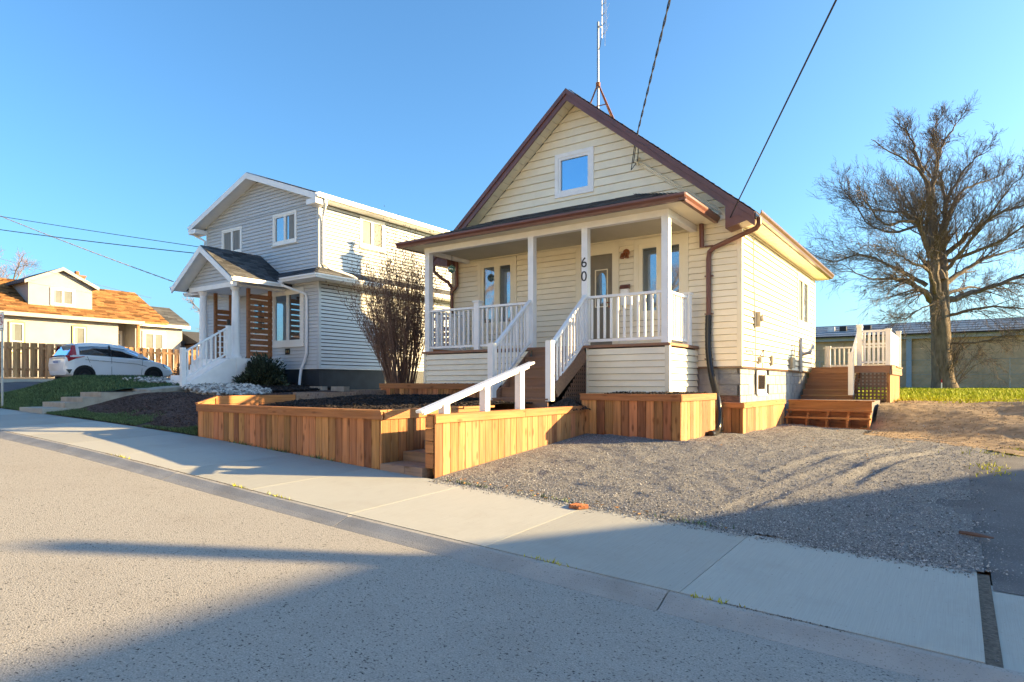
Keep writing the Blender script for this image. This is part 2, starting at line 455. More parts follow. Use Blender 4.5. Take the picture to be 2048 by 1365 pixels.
# ------------------------------------------------------------------ lie of the land
_zx = np.array([-140, -90, -60, -40, -25, -19.4, -14, -10.2, -8, -6, -4, -2.76, -1.5, 0, 3, 10, 40, 140.0])
_zz = np.array([1.6, 0.9, 0.35, -0.12, -0.47, -0.605, -0.735, -0.86, -0.975, -1.085, -1.175, -1.23, -1.28, -1.335, -1.42, -1.55, -2.0, -2.6])
def zs(x):
    """height of the back edge of the sidewalk (the street falls to the right)"""
    x = np.asarray(x, float)
    w = [0.1, 0.2, 0.4, 0.2, 0.1]
    return sum(k * np.interp(x + d, _zx, _zz) for k, d in zip(w, (-1.6, -0.8, 0, 0.8, 1.6)))
def sst(t):
    t = np.clip(t, 0, 1); return t * t * (3 - 2 * t)
def G(x, y):
    x = np.asarray(x, float); y = np.asarray(y, float)
    z0 = zs(x)
    zt = np.interp(x, [-60, -45, -33.3, -32.8, -27, -25, -24, -22, -20, -18.6, -17.2, -15.8, -13, -10.4, -5],
                   [0.7, 0.5, 0.22, 0.05, 0.02, 0.03, 0.20, 0.22, 0.06, -0.06, -0.17, -0.30, -0.34, -0.34, -0.5])
    slow = np.interp(x, [-27, -25, -22, -19.5, -18.8, -10], [5.0, 5.0, 2.8, 2.2, 2.4, 2.6])
    left = z0 + (zt - z0) * sst((y - 5.6) / slow) + np.clip(y - 9, 0, 4) * np.interp(x, [-20, -17], [0, 0.035])
    zb = np.interp(x, [-5.1, -3.4, -1.4, 1, 4, 10, 40], [-0.84, -0.885, -0.955, -1.02, -1.12, -1.3, -1.7])
    y1 = np.interp(x, [-6, -1.46, -1.40, -0.4, 0.6, 3, 8], [16.8, 16.8, 14.7, 13.6, 12.6, 11.0, 10])
    y2 = np.interp(x, [-6, -1.46, -1.40, -0.4, 0.6, 3, 8], [17.0, 17.0, 16.0, 16.5, 16.4, 15.6, 16])
    right = np.where(y < 9.4, z0 + (zb - z0) * np.clip((y - 5.6) / 3.8, 0, 1), zb)
    right = right + (-0.46 - right) * sst((y - y1) / (y2 - y1)) * (y > 9.4)
    right = right + np.clip(y - 20, 0, 18) * 0.011
    w = sst((x + 10.3) / 4.8)
    g = left * (1 - w) + right * w
    return np.where(y < 5.6, z0 - 0.03 * np.clip(5.6 - y, 0, 12), g)

SW0, SW1, KB0 = 5.6, 3.9, 3.70              # sidewalk back edge, sidewalk front edge, kerb foot
def sw_z(x, y):
    return zs(x) - 0.025 * (SW0 - y)
def road_z(x, y):
    return zs(x) - 0.043 - 0.066 + 0.06 * (1 - ((y - KB0 + 3.6) / 3.6) ** 2).clip(0, 1)

# one sheet of ground to the horizon, below everything else
gx = np.concatenate([[-900, -400, -200, -120, -80, -60], np.arange(-48, 16.1, 0.6), [20, 30, 45, 70, 120, 300, 900]])
gy = np.concatenate([[-900, -300, -120, -60, -30, -20], np.arange(-14, 28.1, 0.6), [32, 38, 45, 60, 90, 160, 400, 900]])
grid("ground", gx, gy, lambda x, y: np.where(y < 5.7, zs(np.clip(x, -140, 140)) - 0.28, G(np.clip(x, -60, 40), y)) - 0.05, DIRT)

rx = np.concatenate([[-140, -100, -70], np.arange(-50, 20.1, 0.5), [30, 50, 90, 140]])
ry = np.concatenate([np.arange(-4.2, KB0 + 0.01, 0.3325 * 1.0), [KB0]])
ry = np.linspace(-4.2, KB0, 25)
grid("road", rx, ry, road_z, ASPH)

# sidewalk: separate slabs
walk = root_structure("sidewalk")
JX = [0.12 - 1.56 * k for k in range(0, 36)]
JX[0] = 0.12
for k in range(len(JX) - 1):
    x1, x0 = JX[k] - 0.003, JX[k + 1] + 0.003
    mb = MB()
    for i in range(2):
        a = x0 + (x1 - x0) * i / 2; b = x0 + (x1 - x0) * (i + 1) / 2
        P = [(a, SW1 + 0.012), (b, SW1 + 0.012), (b, SW0), (a, SW0)]
        mb.hexa([(p[0], p[1], float(sw_z(p[0], p[1])) - 0.14) for p in P] + [(p[0], p[1], float(sw_z(p[0], p[1]))) for p in P])
    mb.build("slab", CONC, walk)
for x0, x1 in ((0.165, 0.72), (0.73, 2.3), (2.31, 3.9), (3.91, 5.5), (5.51, 7.1)):
    mb = MB(); P = [(x0, SW1 + 0.012), (x1, SW1 + 0.012), (x1, 5.28), (x0, 5.38)]
    mb.hexa([(p[0], p[1], float(sw_z(p[0], p[1])) - 0.15) for p in P] + [(p[0], p[1], float(sw_z(p[0], p[1])) - 0.02) for p in P])
    mb.build("slab", CONC, walk)
# kerb: mountable concrete pieces
kerb = root_structure("kerb")
KX = [7.5, 4.5, 1.5, -1.5, -4.5, -7.5, -10.5, -13.5, -16.5, -19.5, -22.5, -25.5, -28.5, -31.5, -34.5, -40.5, -50]
for b, a in zip(KX[:-1], KX[1:]):
    mb = MB(); xs = np.linspace(a + 0.005, b - 0.005, 7)
    for p, q in zip(xs[:-1], xs[1:]):
        f = lambda x, y, d: (x, y, float(zs(x)) - d)
        prof = [(SW1 - 0.006, 0.25), (SW1 - 0.006, 0.043), (SW1 - 0.05, 0.046), (KB0 + 0.05, 0.085), (KB0 - 0.02, 0.1075), (KB0 - 0.02, 0.25)]
        A = [f(p, y, d) for y, d in prof]; B = [f(q, y, d) for y, d in prof]
        n = len(prof)
        mb.add(A + B, [(i, i + 1, n + i + 1, n + i) for i in range(n - 1)] + [tuple(range(n - 1, -1, -1)), tuple(range(n, 2 * n))])
    mb.build("kerb_piece", KERBM, kerb)

# gravel parking pad with ruts and dimples
def gravel_z(x, y):
    z = np.where(y < 5.6, sw_z(x, y) + .003, G(x, y) + 0.003 + 0.010 * np.clip((y - 5.6) / .3, 0, 1))
    m = np.clip((y - 5.75) / 0.6, 0, 1) * np.clip((x + 5.0) / 0.3, 0, 1)
    h = 0.012 * vnoise(x, y, 0.55, 1) + 0.010 * vnoise(x, y, 0.22, 2) + 0.007 * vnoise(x, y, 0.09, 3)
    dim = np.clip(vnoise(x, y, 0.33, 8) - 0.35, 0, 1)
    h = h - 0.035 * dim * np.clip((-1.2 - x) / 1.5, 0, 1)
    def rut(cx, wd, dp):
        d = np.abs(x - cx) / wd
        return -dp * np.exp(-d ** 4) + dp * 0.8 * np.exp(-((d - 1.35) / 0.3) ** 2)
    c1 = -2.75 + (y - 6.2) * 0.26; c2 = -1.75 + (y - 6.2) * 0.24
    fade = np.clip((12.0 - y) / 1.5, 0, 1)
    h = h + (rut(c1, 0.12, 0.004) + rut(c2, 0.12, 0.014)) * fade
    c3 = -1.25 - 0.5 * np.cos((y - 7.2) * 0.62); c4 = -0.52 - 0.48 * np.cos((y - 7.2) * 0.62)
    h = h + (rut(c3, 0.10, 0.018) + rut(c4, 0.10, 0.022)) * np.clip((y - 7.5) / 0.8, 0, 1) * fade
    h = h * (1 - 0.5 * np.clip((x - 0.1) / 0.8, 0, 1))
    return z + h * m
def gedge(y):
    return 0.13 + 0.07 * vnoise(y, y * 0 + 3.1, 0.9, 5) + np.clip(y - 9.3, 0, 9) * 0.22
grid("gravel_pad", np.arange(-5.06, 3.2, 0.045), np.arange(SW0 - 0.135, 17.4, 0.045), gravel_z, GRAV,
     lambda x, y: (y > SW0 - .02 - .07 * vnoise(x, y * 0, .35, 77)) & ((y > SW0) | (x < .1)) & (x < gedge(y)) & ~((x > -3.05) & (x < -1.45) & (y > 15.2)) & ~((x < -3.3) & (y > 12.2)) & (y < np.where(x < -1.45, 14.9, 12.3 - .8 * x)))
# neighbour's asphalt drive on the right
grid("driveway", np.arange(-0.3, 4.2, 0.1), np.arange(5.25, 12.2, 0.1), lambda x, y: G(x, np.maximum(y, 5.6)) + 0.004 + 0.01 * vnoise(x, y, 0.8, 6) - 0.02 * (y < 5.6), ASPHD,
     lambda x, y: (x > gedge(y) - 0.4) & ((y > 5.65) | (x > 0.19)) & (y < 12.6 - .8 * x))
n = 52000
P = np.stack([rng.uniform(-5.02, 0.45, n), 5.62 + (rng.uniform(0, 1, n) ** 1.5) * 9.2], -1)
k = (P[:, 0] < gedge(P[:, 1]) + 0.12 * rng.normal(0, 1, n)) & ~((P[:, 0] < -3.35) & (P[:, 1] > 9.5)) & ~((P[:, 0] < -3.02) & (P[:, 1] > 11.4))
P = P[k]
Z = gravel_z(P[:, 0], P[:, 1])
scatter("loose_gravel", np.column_stack([P, Z + 0.002]), rng.uniform(0.0035, 0.009, len(P)) * (1 + 0.7 * (rng.uniform(0, 1, len(P)) > 0.93)), STONE)
n = 2600
P = np.stack([rng.uniform(-5.0, 0.1, n), SW0 - np.abs(rng.normal(0, 0.08, n))], -1)
scatter("spilled_gravel", np.column_stack([P, sw_z(P[:, 0], P[:, 1]) + 0.004]), rng.uniform(0.004, 0.010, n), STONE)
grid("gap_fill", np.array([.116, .15, .19]), np.arange(3.9, 5.7, .1), lambda x, y: sw_z(x, y) - .014, GAPM)
# dirt and weeds in the open joints of the kerb and the slab gap
n = 5200
px_ = rng.uniform(-30, 4, n); dens = vnoise(px_, px_ * 0, 1.3, 12) > 0.0
px_ = px_[dens]
scatter("joint_dirt", np.stack([px_, SW1 + 0.003 + rng.normal(0, 0.010, len(px_)), zs(px_) - 0.043], -1), rng.uniform(0.003, 0.007, len(px_)), GAPM)
n = 40
scatter("gap_dirt", np.stack([rng.uniform(0.125, 0.18, n), rng.uniform(3.9, 5.6, n), np.full(n, 0) + zs(0.15) - 0.052 - rng.uniform(0, .02, n)], -1), rng.uniform(0.008, 0.02, n), GRAV)

# back lawn, dirt bank and rutted soil on the right
lawn_edge = lambda x: 18.1 - 0.85 * np.clip(x, -2, 3) + 0.5 * vnoise(x, x * 0 + 1, 1.6, 21)
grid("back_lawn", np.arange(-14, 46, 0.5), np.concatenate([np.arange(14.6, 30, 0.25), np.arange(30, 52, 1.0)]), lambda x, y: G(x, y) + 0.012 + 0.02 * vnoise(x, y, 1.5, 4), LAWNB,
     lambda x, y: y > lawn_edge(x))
def dirt_z(x, y):
    r = 0.02 * vnoise(x, y, 0.5, 31) + 0.012 * vnoise(x, y, 0.18, 32)
    r = r + 0.055 * np.sin((y + x * 0.35 + 0.5 * vnoise(x, y, 1.6, 33)) * 4.4) * np.clip((x - 0.2) / 1.0, 0, 1)
    return G(x, y) + 0.02 + r
grid("dirt_bank", np.arange(-1.38, 14, 0.07), np.arange(8.0, 20.5, 0.07), dirt_z, DIRT,
     lambda x, y: (y > 11.8 - 0.8 * x + 0.3 * vnoise(x, y, 0.7, 34)) & (y < lawn_edge(x) + 0.6) & ~((x < -1.2) & (y > 17.3)))
n = 9000
P = np.stack([rng.uniform(-1.38, 5, n), rng.uniform(12.0, 21, n)], -1)
P = P[(P[:, 1] > 11.9 - 0.8 * P[:, 0])]
scatter("dirt_clods", np.column_stack([P, dirt_z(P[:, 0], P[:, 1])]), rng.uniform(0.006, 0.022, len(P)), DIRT)
n = 70000
P = np.stack([rng.uniform(-3, 18, n), 15.2 + 22 * rng.uniform(0, 1, n) ** 1.6], -1)
P = P[P[:, 1] > lawn_edge(P[:, 0]) + rng.normal(0, 0.3, len(P))]
blades("back_grass", np.column_stack([P, G(P[:, 0], P[:, 1]) + 0.01]), 0.09, 0.022, BLADEB)
n = 300
P = np.concatenate([np.stack([rng.normal(cx, sx, n // 3), rng.normal(cy, sy, n // 3)], -1) for cx, cy, sx, sy in ((0.45, 11.3, 0.22, 0.25), (0.35, 9.4, 0.10, 0.25), (1.1, 12.3, 0.3, .3))])
blades("drive_weeds", np.column_stack([P, G(P[:, 0], P[:, 1]) + 0.01]), 0.04, 0.014, BLADEB)

# the neighbour's front yard: lawn, mulch slope, rock bed, path
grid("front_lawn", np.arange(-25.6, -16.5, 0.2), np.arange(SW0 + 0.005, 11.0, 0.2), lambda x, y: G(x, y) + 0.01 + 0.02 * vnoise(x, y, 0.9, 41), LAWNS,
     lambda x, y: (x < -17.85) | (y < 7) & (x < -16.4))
grid("mulch_slope", np.arange(-16.7, -10.3, 0.08), np.arange(SW0 + 0.005, 12.4, 0.08), lambda x, y: G(x, y) + 0.012 + 0.015 * vnoise(x, y, 0.3, 42), BMULCH)
grid("car_drive", np.arange(-33.0, -24.6, 0.4), np.arange(SW0, 22, 0.4), lambda x, y: G(x, y) + 0.016, ASPHD)
n = 60000
P = np.stack([rng.uniform(-25.0, -16.6, n), SW0 + rng.uniform(0, 1, n) ** 1.3 * 4.8], -1)
P = P[(P[:, 0] < -17.95 - 0.2 * np.clip(P[:, 1] - 7.6, 0, 2) + .05 * rng.normal(0, 1, n)) ]
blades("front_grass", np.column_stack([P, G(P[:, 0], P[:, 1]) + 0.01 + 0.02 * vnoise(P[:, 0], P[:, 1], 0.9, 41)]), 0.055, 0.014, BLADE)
n = 26000
P = np.stack([rng.uniform(-16.6, -10.35, n), SW0 + 0.02 + np.abs(rng.normal(0, 0.33, n))], -1)
P = P[vnoise(P[:, 0], P[:, 1], 0.5, 44) > P[:, 1] - 6.3]
blades("verge_grass", np.column_stack([P, G(P[:, 0], P[:, 1]) + 0.01]), 0.05, 0.013, BLADE)
n = 16000
P = np.stack([rng.uniform(-16.5, -10.4, n), SW0 + 0.25 + rng.uniform(0, 1, n) * 4.5], -1)
scatter("brown_mulch_chips", np.column_stack([P, G(P[:, 0], P[:, 1]) + 0.02]), rng.uniform(0.012, 0.03, n), BCHIP, 0.35, (1.3, 0.6))
# river stones along the porch
n = 3000
a = rng.uniform(0, 6.283, n); r = np.sqrt(rng.uniform(0, 1, n))
P = np.stack([-16.35 + 1.75 * r * np.cos(a), 9.75 + 0.95 * r * np.sin(a) - 0.25 * r * np.cos(a)], -1)
P = P[~((P[:, 0] < -17.72) & (P[:, 1] > 9.2))]
h = 0.05 * (1 - ((P[:, 0] + 16.35) / 1.8) ** 2).clip(0, 1) * rng.uniform(0, 2.0, len(P))
scatter("river_stones", np.column_stack([P, G(P[:, 0], P[:, 1]) + 0.03 + h]), rng.uniform(0.03, 0.10, len(P)), RIVER, 0.7)
n = 500
P = np.stack([rng.normal(-19.9, 0.5, n), rng.normal(9.9, 0.35, n)], -1)
scatter("river_stones", np.column_stack([P, G(P[:, 0], P[:, 1]) + 0.05]), rng.uniform(0.03, 0.08, n), RIVER, 0.7)
n = 5000
P = np.stack([rng.uniform(-17.6, -15.0, n), rng.uniform(10.3, 12.45, n)], -1)
scatter("black_mulch", np.column_stack([P, G(P[:, 0], P[:, 1]) + 0.03 + 0.06 * rng.uniform(0, 1, n)]), rng.uniform(0.02, 0.05, n), MULCHC, 0.5, (1.3, .6))

# ------------------------------------------------------------------ generic builders
def seat(ax, plane, s):
    """(a, n, z) -> world for a wall; ax 'y' = facing -Y at y=plane, ax 'x' = facing +X at x=plane; n counts outwards"""
    if ax == 'y':
        return lambda a, nn, z: (a, plane - s * nn, z)
    return lambda a, nn, z: (plane + s * nn, a, z)
def wbox(mb, T, a0, a1, n0, n1, z0, z1):
    p = [T(a0, n0, z0), T(a1, n1, z1)]
    x0, x1 = sorted((p[0][0], p[1][0])); y0, y1 = sorted((p[0][1], p[1][1])); z0, z1 = sorted((z0, z1))
    return mb.box(x0, x1, y0, y1, z0, z1)
def clap(mb, T, a0, a1, z0, z1, b0=None, b1=None, out=0.030):
    b0 = a0 if b0 is None else b0; b1 = a1 if b1 is None else b1
    P = [T(a0, out, z0), T(a1, out, z0), T(a1, -0.02, z0), T(a0, -0.02, z0), T(b0, 0.004, z1), T(b1, 0.004, z1), T(b1, -0.02, z1), T(b0, -0.02, z1)]
    # keep outward winding for either wall
    v1 = Vector(P[1]) - Vector(P[0]); v2 = Vector(P[4]) - Vector(P[0]); nrm = v1.cross(v2)
    outv = Vector(T(0, 1, 0)) - Vector(T(0, 0, 0))
    if nrm.dot(outv) < 0:
        P = [P[1], P[0], P[3], P[2], P[5], P[4], P[7], P[6]]
    mb.hexa(P)
def siding(parent, m, T, a0, a1, z0, z1, lap, holes=(), joined=False, name="siding_board", edge=None, out=0.028, slot=.006):
    """horizontal boards; edge(z) -> (lo, hi) for a gable; holes = (a0, a1, z0, z1)"""
    z = z0; J = MB()
    while z < z1 - 0.02:
        zt = min(z + lap, z1)
        lo, hi = (a0, a1) if edge is None else edge(z)
        lo2, hi2 = (a0, a1) if edge is None else edge(zt)
        segs = [(lo, hi, lo2, hi2)]
        for h in holes:
            if h[2] < zt - 0.02 and h[3] > z + 0.02:
                new = []
                for s in segs:
                    if h[1] <= s[0] or h[0] >= s[1]:
                        new.append(s); continue
                    if h[0] > s[0] + 0.01: new.append((s[0], h[0], s[2], h[0]))
                    if h[1] < s[1] - 0.01: new.append((h[1], s[1], h[1], s[3]))
                segs = new
                for p, q in ((z, h[2]), (h[3], zt - slot)):          # the strip of a course left under or over an opening
                    if q - p > 0.012:
                        u0, u1 = max(h[0], max(lo, lo2)), min(h[1], min(hi, hi2))
                        if u1 - u0 > 0.03:
                            mb = J if joined else MB()
                            clap(mb, T, u0 + .001, u1 - .001, p, q, None, None, out)
                            if not joined: mb.build(name, m, parent)
        for s in segs:
            if s[1] - s[0] < 0.03: continue
            mb = J if joined else MB()
            clap(mb, T, s[0], s[1], z, zt - slot, s[2], s[3], out)
            if not joined:
                mb.build(name, m, parent)
        z = zt
    if joined:
        return J.build(name, m, parent, kind="stuff")
def window(parent, T, a0, a1, z0, z1, trim=0.09, lights=2, fm=None, tm=None, gm=None, sill=False, curtain=None, mull=0.05, proud=0.035, hbar=None, depth=0.05, name="window", label=None):
    """casing + sash frames as the window, each pane (and curtain) a sub-part"""
    fm = fm or WHITE; tm = tm or fm; gm = gm or GLS
    mb = MB()
    wbox(mb, T, a0, a1, 0, proud, z1 - trim, z1)
    wbox(mb, T, a0, a1, 0, proud, z0, z0 + trim)
    wbox(mb, T, a0, a0 + trim, 0, proud, z0 + trim, z1 - trim)
    wbox(mb, T, a1 - trim, a1, 0, proud, z0 + trim, z1 - trim)
    w = mb.build(name, tm, parent)
    if label: w["label"] = label
    b0, b1, c0, c1 = a0 + trim, a1 - trim, z0 + trim, z1 - trim
    step = (b1 - b0) / lights
    S = MB()
    for i in range(lights):
        l, r = b0 + i * step, b0 + (i + 1) * step
        wbox(S, T, l + 0.001, l + mull, -0.03, proud - 0.012, c0, c1); wbox(S, T, r - mull, r - 0.001, -0.03, proud - 0.012, c0, c1)
        wbox(S, T, l + mull, r - mull, -0.03, proud - 0.012, c0, c0 + mull); wbox(S, T, l + mull, r - mull, -0.03, proud - 0.012, c1 - mull, c1)
        rows = [(c0 + mull, c1 - mull)]
        if hbar is not None:
            hz = c0 + (c1 - c0) * hbar
            wbox(S, T, l + mull, r - mull, -0.03, proud - 0.012, hz - mull / 2, hz + mull / 2)
            rows = [(c0 + mull, hz - mull / 2), (hz + mull / 2, c1 - mull)]
        for z_0, z_1 in rows:
            g = MB(); wbox(g, T, l + mull, r - mull, -0.028, -0.012, z_0, z_1); g.build("pane", gm, w)
            if curtain and i in curtain:
                c = MB(); f0, f1 = curtain[i]
                ww = (r - l - 2 * mull)
                wbox(c, T, l + mull + ww * f0, l + mull + ww * f1, -0.011, -0.008, z_0, z_1); c.build("curtain", CURT, w)
    S.build("sash", fm, w)
    if sill:
        q = MB(); wbox(q, T, a0 - 0.03, a1 + 0.03, 0, proud + 0.04, z0 - 0.04, z0 - 0.002); q.build("sill", tm, w)
    return w
def gutter(mb, p, q, side, h=0.12, w=0.11):
    """K-style trough from p to q; side = outward unit vector"""
    p, q, s = Vector(p), Vector(q), Vector(side); u = Vector((0, 0, 1))
    prof = [(0.0, 0), (w * 0.62, 0), (w * 0.72, h * 0.35), (w * 0.95, h * 0.62), (w, h * 0.72), (w, h), (w - 0.012, h), (w - 0.012, h * 0.8), (w * 0.6, h * 0.12), (0.01, h * 0.12), (0.01, h), (0, h)]
    A = [p + s * a + u * b for a, b in prof]
    mb.prism(A, q - p)
def rake(mb, x0, z0, x1, z1, y0, y1, drop):
    """sloping board seen from the street: from (x0,z0) to (x1,z1), thickness y0..y1"""
    mb.prism([(x0, y0, z0), (x1, y0, z1), (x1, y0, z1 - drop), (x0, y0, z0 - drop)], (0, y1 - y0, 0))
def shingles(parent, m, o, du, dv, nu_len, nv_len, exposure=0.14, tab=0.3, name="shingles", clip=None, thick=0.012):
    """tabs laid in courses on a plane: o = eave corner, du along the eave, dv up the slope (unit vectors)"""
    o, du, dv = Vector(o), Vector(du), Vector(dv); nn = du.cross(dv).normalized()
    if nn.z < 0: nn = -nn
    mb = MB(); r = 0; v = 0.0
    while v < nv_len - 0.01:
        v2 = min(v + exposure, nv_len); u = -tab * random.random()
        while u < nu_len:
            a, b = max(u, 0), min(u + tab * random.uniform(0.7, 1.2), nu_len); u = b if b > u else u + tab
            if b - a < 0.02: continue
            if clip:
                lo, hi = clip(v, v2)
                a, b = max(a, lo), min(b, hi)
                if b - a < 0.02: continue
            t = thick * random.uniform(0.7, 1.3)
            P = [o + du * a + dv * v, o + du * (b - 0.006) + dv * v, o + du * (b - 0.006) + dv * v2, o + du * a + dv * v2]
            Q = [P[0] + nn * t, P[1] + nn * t, P[2] + nn * 0.003, P[3] + nn * 0.003]
            mb.hexa(P + Q)
        v = v2
    return mb.build(name, m, parent, kind="stuff")
def boards_y(parent, m, y, x0, x1, zbot, ztop, w=0.14, th=0.02, name="board", gap=0.009):
    """vertical boards on a face at y (facing -Y)"""
    x = x0
    while x < x1 - 0.02:
        b = min(x + w * random.uniform(0.94, 1.06), x1)
        if x1 - b < 0.04: b = x1
        zb, zt = zbot((x + b) / 2), ztop((x + b) / 2)
        piece(name, (b - x - gap, th * 1.0, zt - zb), ((x + b) / 2, y + th / 2 + random.uniform(0, 0.003), (zb + zt) / 2), m, parent)
        x = b
def boards_x(parent, m, x, y0, y1, zbot, ztop, w=0.14, th=0.02, name="board", gap=0.009):
    """vertical boards on a face at x (facing +X)"""
    y = y0
    while y < y1 - 0.02:
        b = min(y + w * random.uniform(0.94, 1.06), y1)
        if y1 - b < 0.04: b = y1
        zb, zt = zbot((y + b) / 2), ztop((y + b) / 2)
        piece(name, (th, b - y - gap, zt - zb), (x - th / 2 - random.uniform(0, 0.003), (y + b) / 2, (zb + zt) / 2), m, parent)
        y = b
def text_obj(body, size, loc, rot, m, name, parent, depth=0.004):
    c = bpy.data.curves.new(name, 'FONT'); c.body = body; c.size = size; c.extrude = depth; c.align_x = 'CENTER'; c.align_y = 'CENTER'
    o = bpy.data.objects.new(name, c); COL.objects.link(o)
    o.location = loc; o.rotation_euler = rot
    dg = bpy.context.evaluated_depsgraph_get()
    me = bpy.data.meshes.new_from_object(o.evaluated_get(dg)); me.name = name
    bpy.data.objects.remove(o)
    me.materials.clear(); me.materials.append(m)
    q = link(name, me, parent)
    q.location = Vector(loc) - world_of(parent); q.rotation_euler = rot
    return q
# ------------------------------------------------------------------ the cream house
HX0, HX1, HY, HB = -10.28, -3.28, 12.1, 19.5
RX, RZ, EZ, EXR, EXL = -6.78, 6.26, 3.05, -2.93, -10.63
SL = (RZ - EZ) / (EXR - RX)
house = thing("cream_house", "small cream house with steep brown trimmed gable, white porch and the number 60", "house", (-6.78, HY, -0.9))
def rz(x): return RZ - SL * abs(x - RX)
# foundation
mb = MB(); mb.box(HX0 + .03, HX1 - .06, HY + .06, HB - .03, -1.3, 0.335)
mb.build("foundation", BLOCKP, house)
for row, (z0, z1) in enumerate(((-0.42, -0.225), (-0.215, -0.02), (-0.01, 0.18), (0.19, 0.325))):
    y = HY + 0.02 + (0.2 if row % 2 else 0)
    if row % 2: piece("block", (0.06, 0.19, z1 - z0), (HX1 - .045, HY + .12, (z0 + z1) / 2), BLOCKP, house)
    while y < HB - 0.3:
        if not (y + 0.39 > 13.26 and y < 14.08 and z1 > -0.21):
            piece("block", (0.06 + random.uniform(-.006, .006), 0.385, z1 - z0), (HX1 - .045, y + 0.2, (z0 + z1) / 2), BLOCKP, house)
        y += 0.4
    for i, x in enumerate((-4.08, -3.68)):
        m_ = BLOCKR if row == 0 else BLOCKP
        piece("block", (0.385, 0.06, z1 - z0), (x + 0.2 - (0.03 if i else 0), HY + .055, (z0 + z1) / 2), m_, house)
mb = MB(); mb.box(HX1 - .09, HX1 - .008, HY + .03, HB, -1.2, -0.43); mb.build("footing_parge", BLOCKP, house)
piece("block", (0.385, 0.06, 0.2), (-3.9, HY + .055, -0.53), BLOCKR, house); piece("block", (0.385, 0.06, 0.2), (-3.5, HY + .055, -0.53), BLOCKR, house)
TX = seat('x', HX1, 1); TY = seat('y', HY, 1)
# core behind the boards
mb = MB(); mb.box(HX0, HX1 - 0.06, HY + 0.06, HB, 0.33, EZ - 0.06)
mb.prism([(HX0, HY + 0.06, EZ - .06), (HX1 - .06, HY + 0.06, EZ - .06), (RX, HY + 0.06, RZ - 0.25)], (0, HB - HY - .07, 0))
mb.build("wall", SHADE_SHEATH, house)
# front wall boards, round door and windows
W1 = (-9.46, -8.33, 1.28, 2.95); W2 = (-5.41, -4.27, 1.29, 2.93); DR = (-6.76, -5.74, 0.72, 2.88)
siding(house, CREAM, TY, HX0 + .05, HX1 - .06, 0.33, 3.33, 0.12, [W1, W2, DR])
GW = (-7.29, -6.33, 4.10, 5.06)
siding(house, CREAM, TY, 0, 0, 3.33, 6.06, 0.172, [GW], edge=lambda z: (RX - (RZ - 0.185 - z) / SL, RX + (RZ - 0.185 - z) / SL))
siding(house, CREAM, TX, HY + .06, HB - .05, 0.33, 2.97, 0.122, [(17.1, 18.6, 1.46, 2.8)], slot=.020)
mb = MB(); mb.box(HX1 - .065, HX1 + .026, HY - .026, HY + .062, 0.32, 2.98); mb.build("corner_board", CREAMT, house)
mb = MB(); mb.box(HX1 - .01, HX1 + .026, HB - .06, HB + .01, 0.32, 2.98); mb.build("corner_board", CREAMT, house)
mb = MB(); mb.box(HX0 - .01, HX0 + .055, HY - .026, HY + .05, 0.32, 2.98); mb.build("corner_board", CREAMT, house)
mb = MB(); mb.box(-4.1, HX1 + .022, HY - .03, HY + .03, 0.29, 0.33); mb.box(HX1 - .03, HX1 + .03, HY + .031, HB, 0.29, 0.33); mb.build("base_flashing", BRONZE, house)
window(house, TY, *W1, trim=0.10, lights=2, fm=CREAMT, gm=GLS, mull=0.075)
window(house, TY, *W2, trim=0.10, lights=2, fm=CREAMT, gm=GLS, mull=0.085)
window(house, TY, *GW, trim=0.085, lights=1, fm=WHITE, gm=GLB, mull=0.06)
window(house, TX, 17.1, 18.6, 1.46, 2.80, trim=0.09, lights=2, fm=CREAMT, gm=GLS, mull=0.07, curtain={0: (.4, .8)})
window(house, TX, 13.3, 14.04, -0.20, 0.27, trim=0.04, lights=1, fm=WHITEV, gm=GLD, mull=0.05, proud=-0.02, sill=True)
# front door with casing
mb = MB()
for a, b, c, d in ((DR[0], DR[0] + .13, DR[2], DR[3]), (DR[1] - .15, DR[1], DR[2], DR[3]), (DR[0] + .13, DR[1] - .15, DR[3] - .15, DR[3])):
    wbox(mb, TY, a, b, 0, 0.04, c, d)
dr = mb.build("door", CREAMT, house)
mb = MB(); wbox(mb, TY, DR[0] + .13, DR[1] - .15, -0.03, -0.008, DR[2] + .02, DR[3] - .15)
for a, b, c, d in ((-6.5, -6.36, 2.0, 2.45), (-6.08, -5.96, 2.0, 2.45), (-6.5, -6.36, 0.95, 1.5), (-6.08, -5.96, .95, 1.5)):
    wbox(mb, TY, a, b, -0.008, 0.002, c, d)
mb.build("door_leaf", TAUPE, dr)
mb = MB(); mb.prism([TY(-6.16 + 0.11 * math.cos(t) , 0.004, 2.02 + 0.33 * math.copysign(abs(math.sin(t)) ** .6, math.sin(t))) for t in np.linspace(0, 2 * math.pi, 20, endpoint=False)], (0, 0.012, 0)); mb.build("door_glass", GLS, dr)
mb = MB(); wbox(mb, TY, -6.31, -6.29, -.008, .006, 1.62, 2.42); wbox(mb, TY, -6.03, -6.01, -.008, .006, 1.62, 2.42); wbox(mb, TY, -6.29, -6.03, -.008, .006, 2.40, 2.42); wbox(mb, TY, -6.29, -6.03, -.008, .006, 1.62, 1.64); mb.build("door_moulding", CREAMT, dr)
mb = MB(); mb.tube([TY(-5.97, .0, 1.70), TY(-5.97, .06, 1.70), TY(-6.02, .065, 1.70)], 0.014, 6); mb.lathe(TY(-5.965, .0, 1.62), [(0.025, 0.0), (0.025, -0.02)], 10, 'y'); mb.build("handle", COPPER, dr)
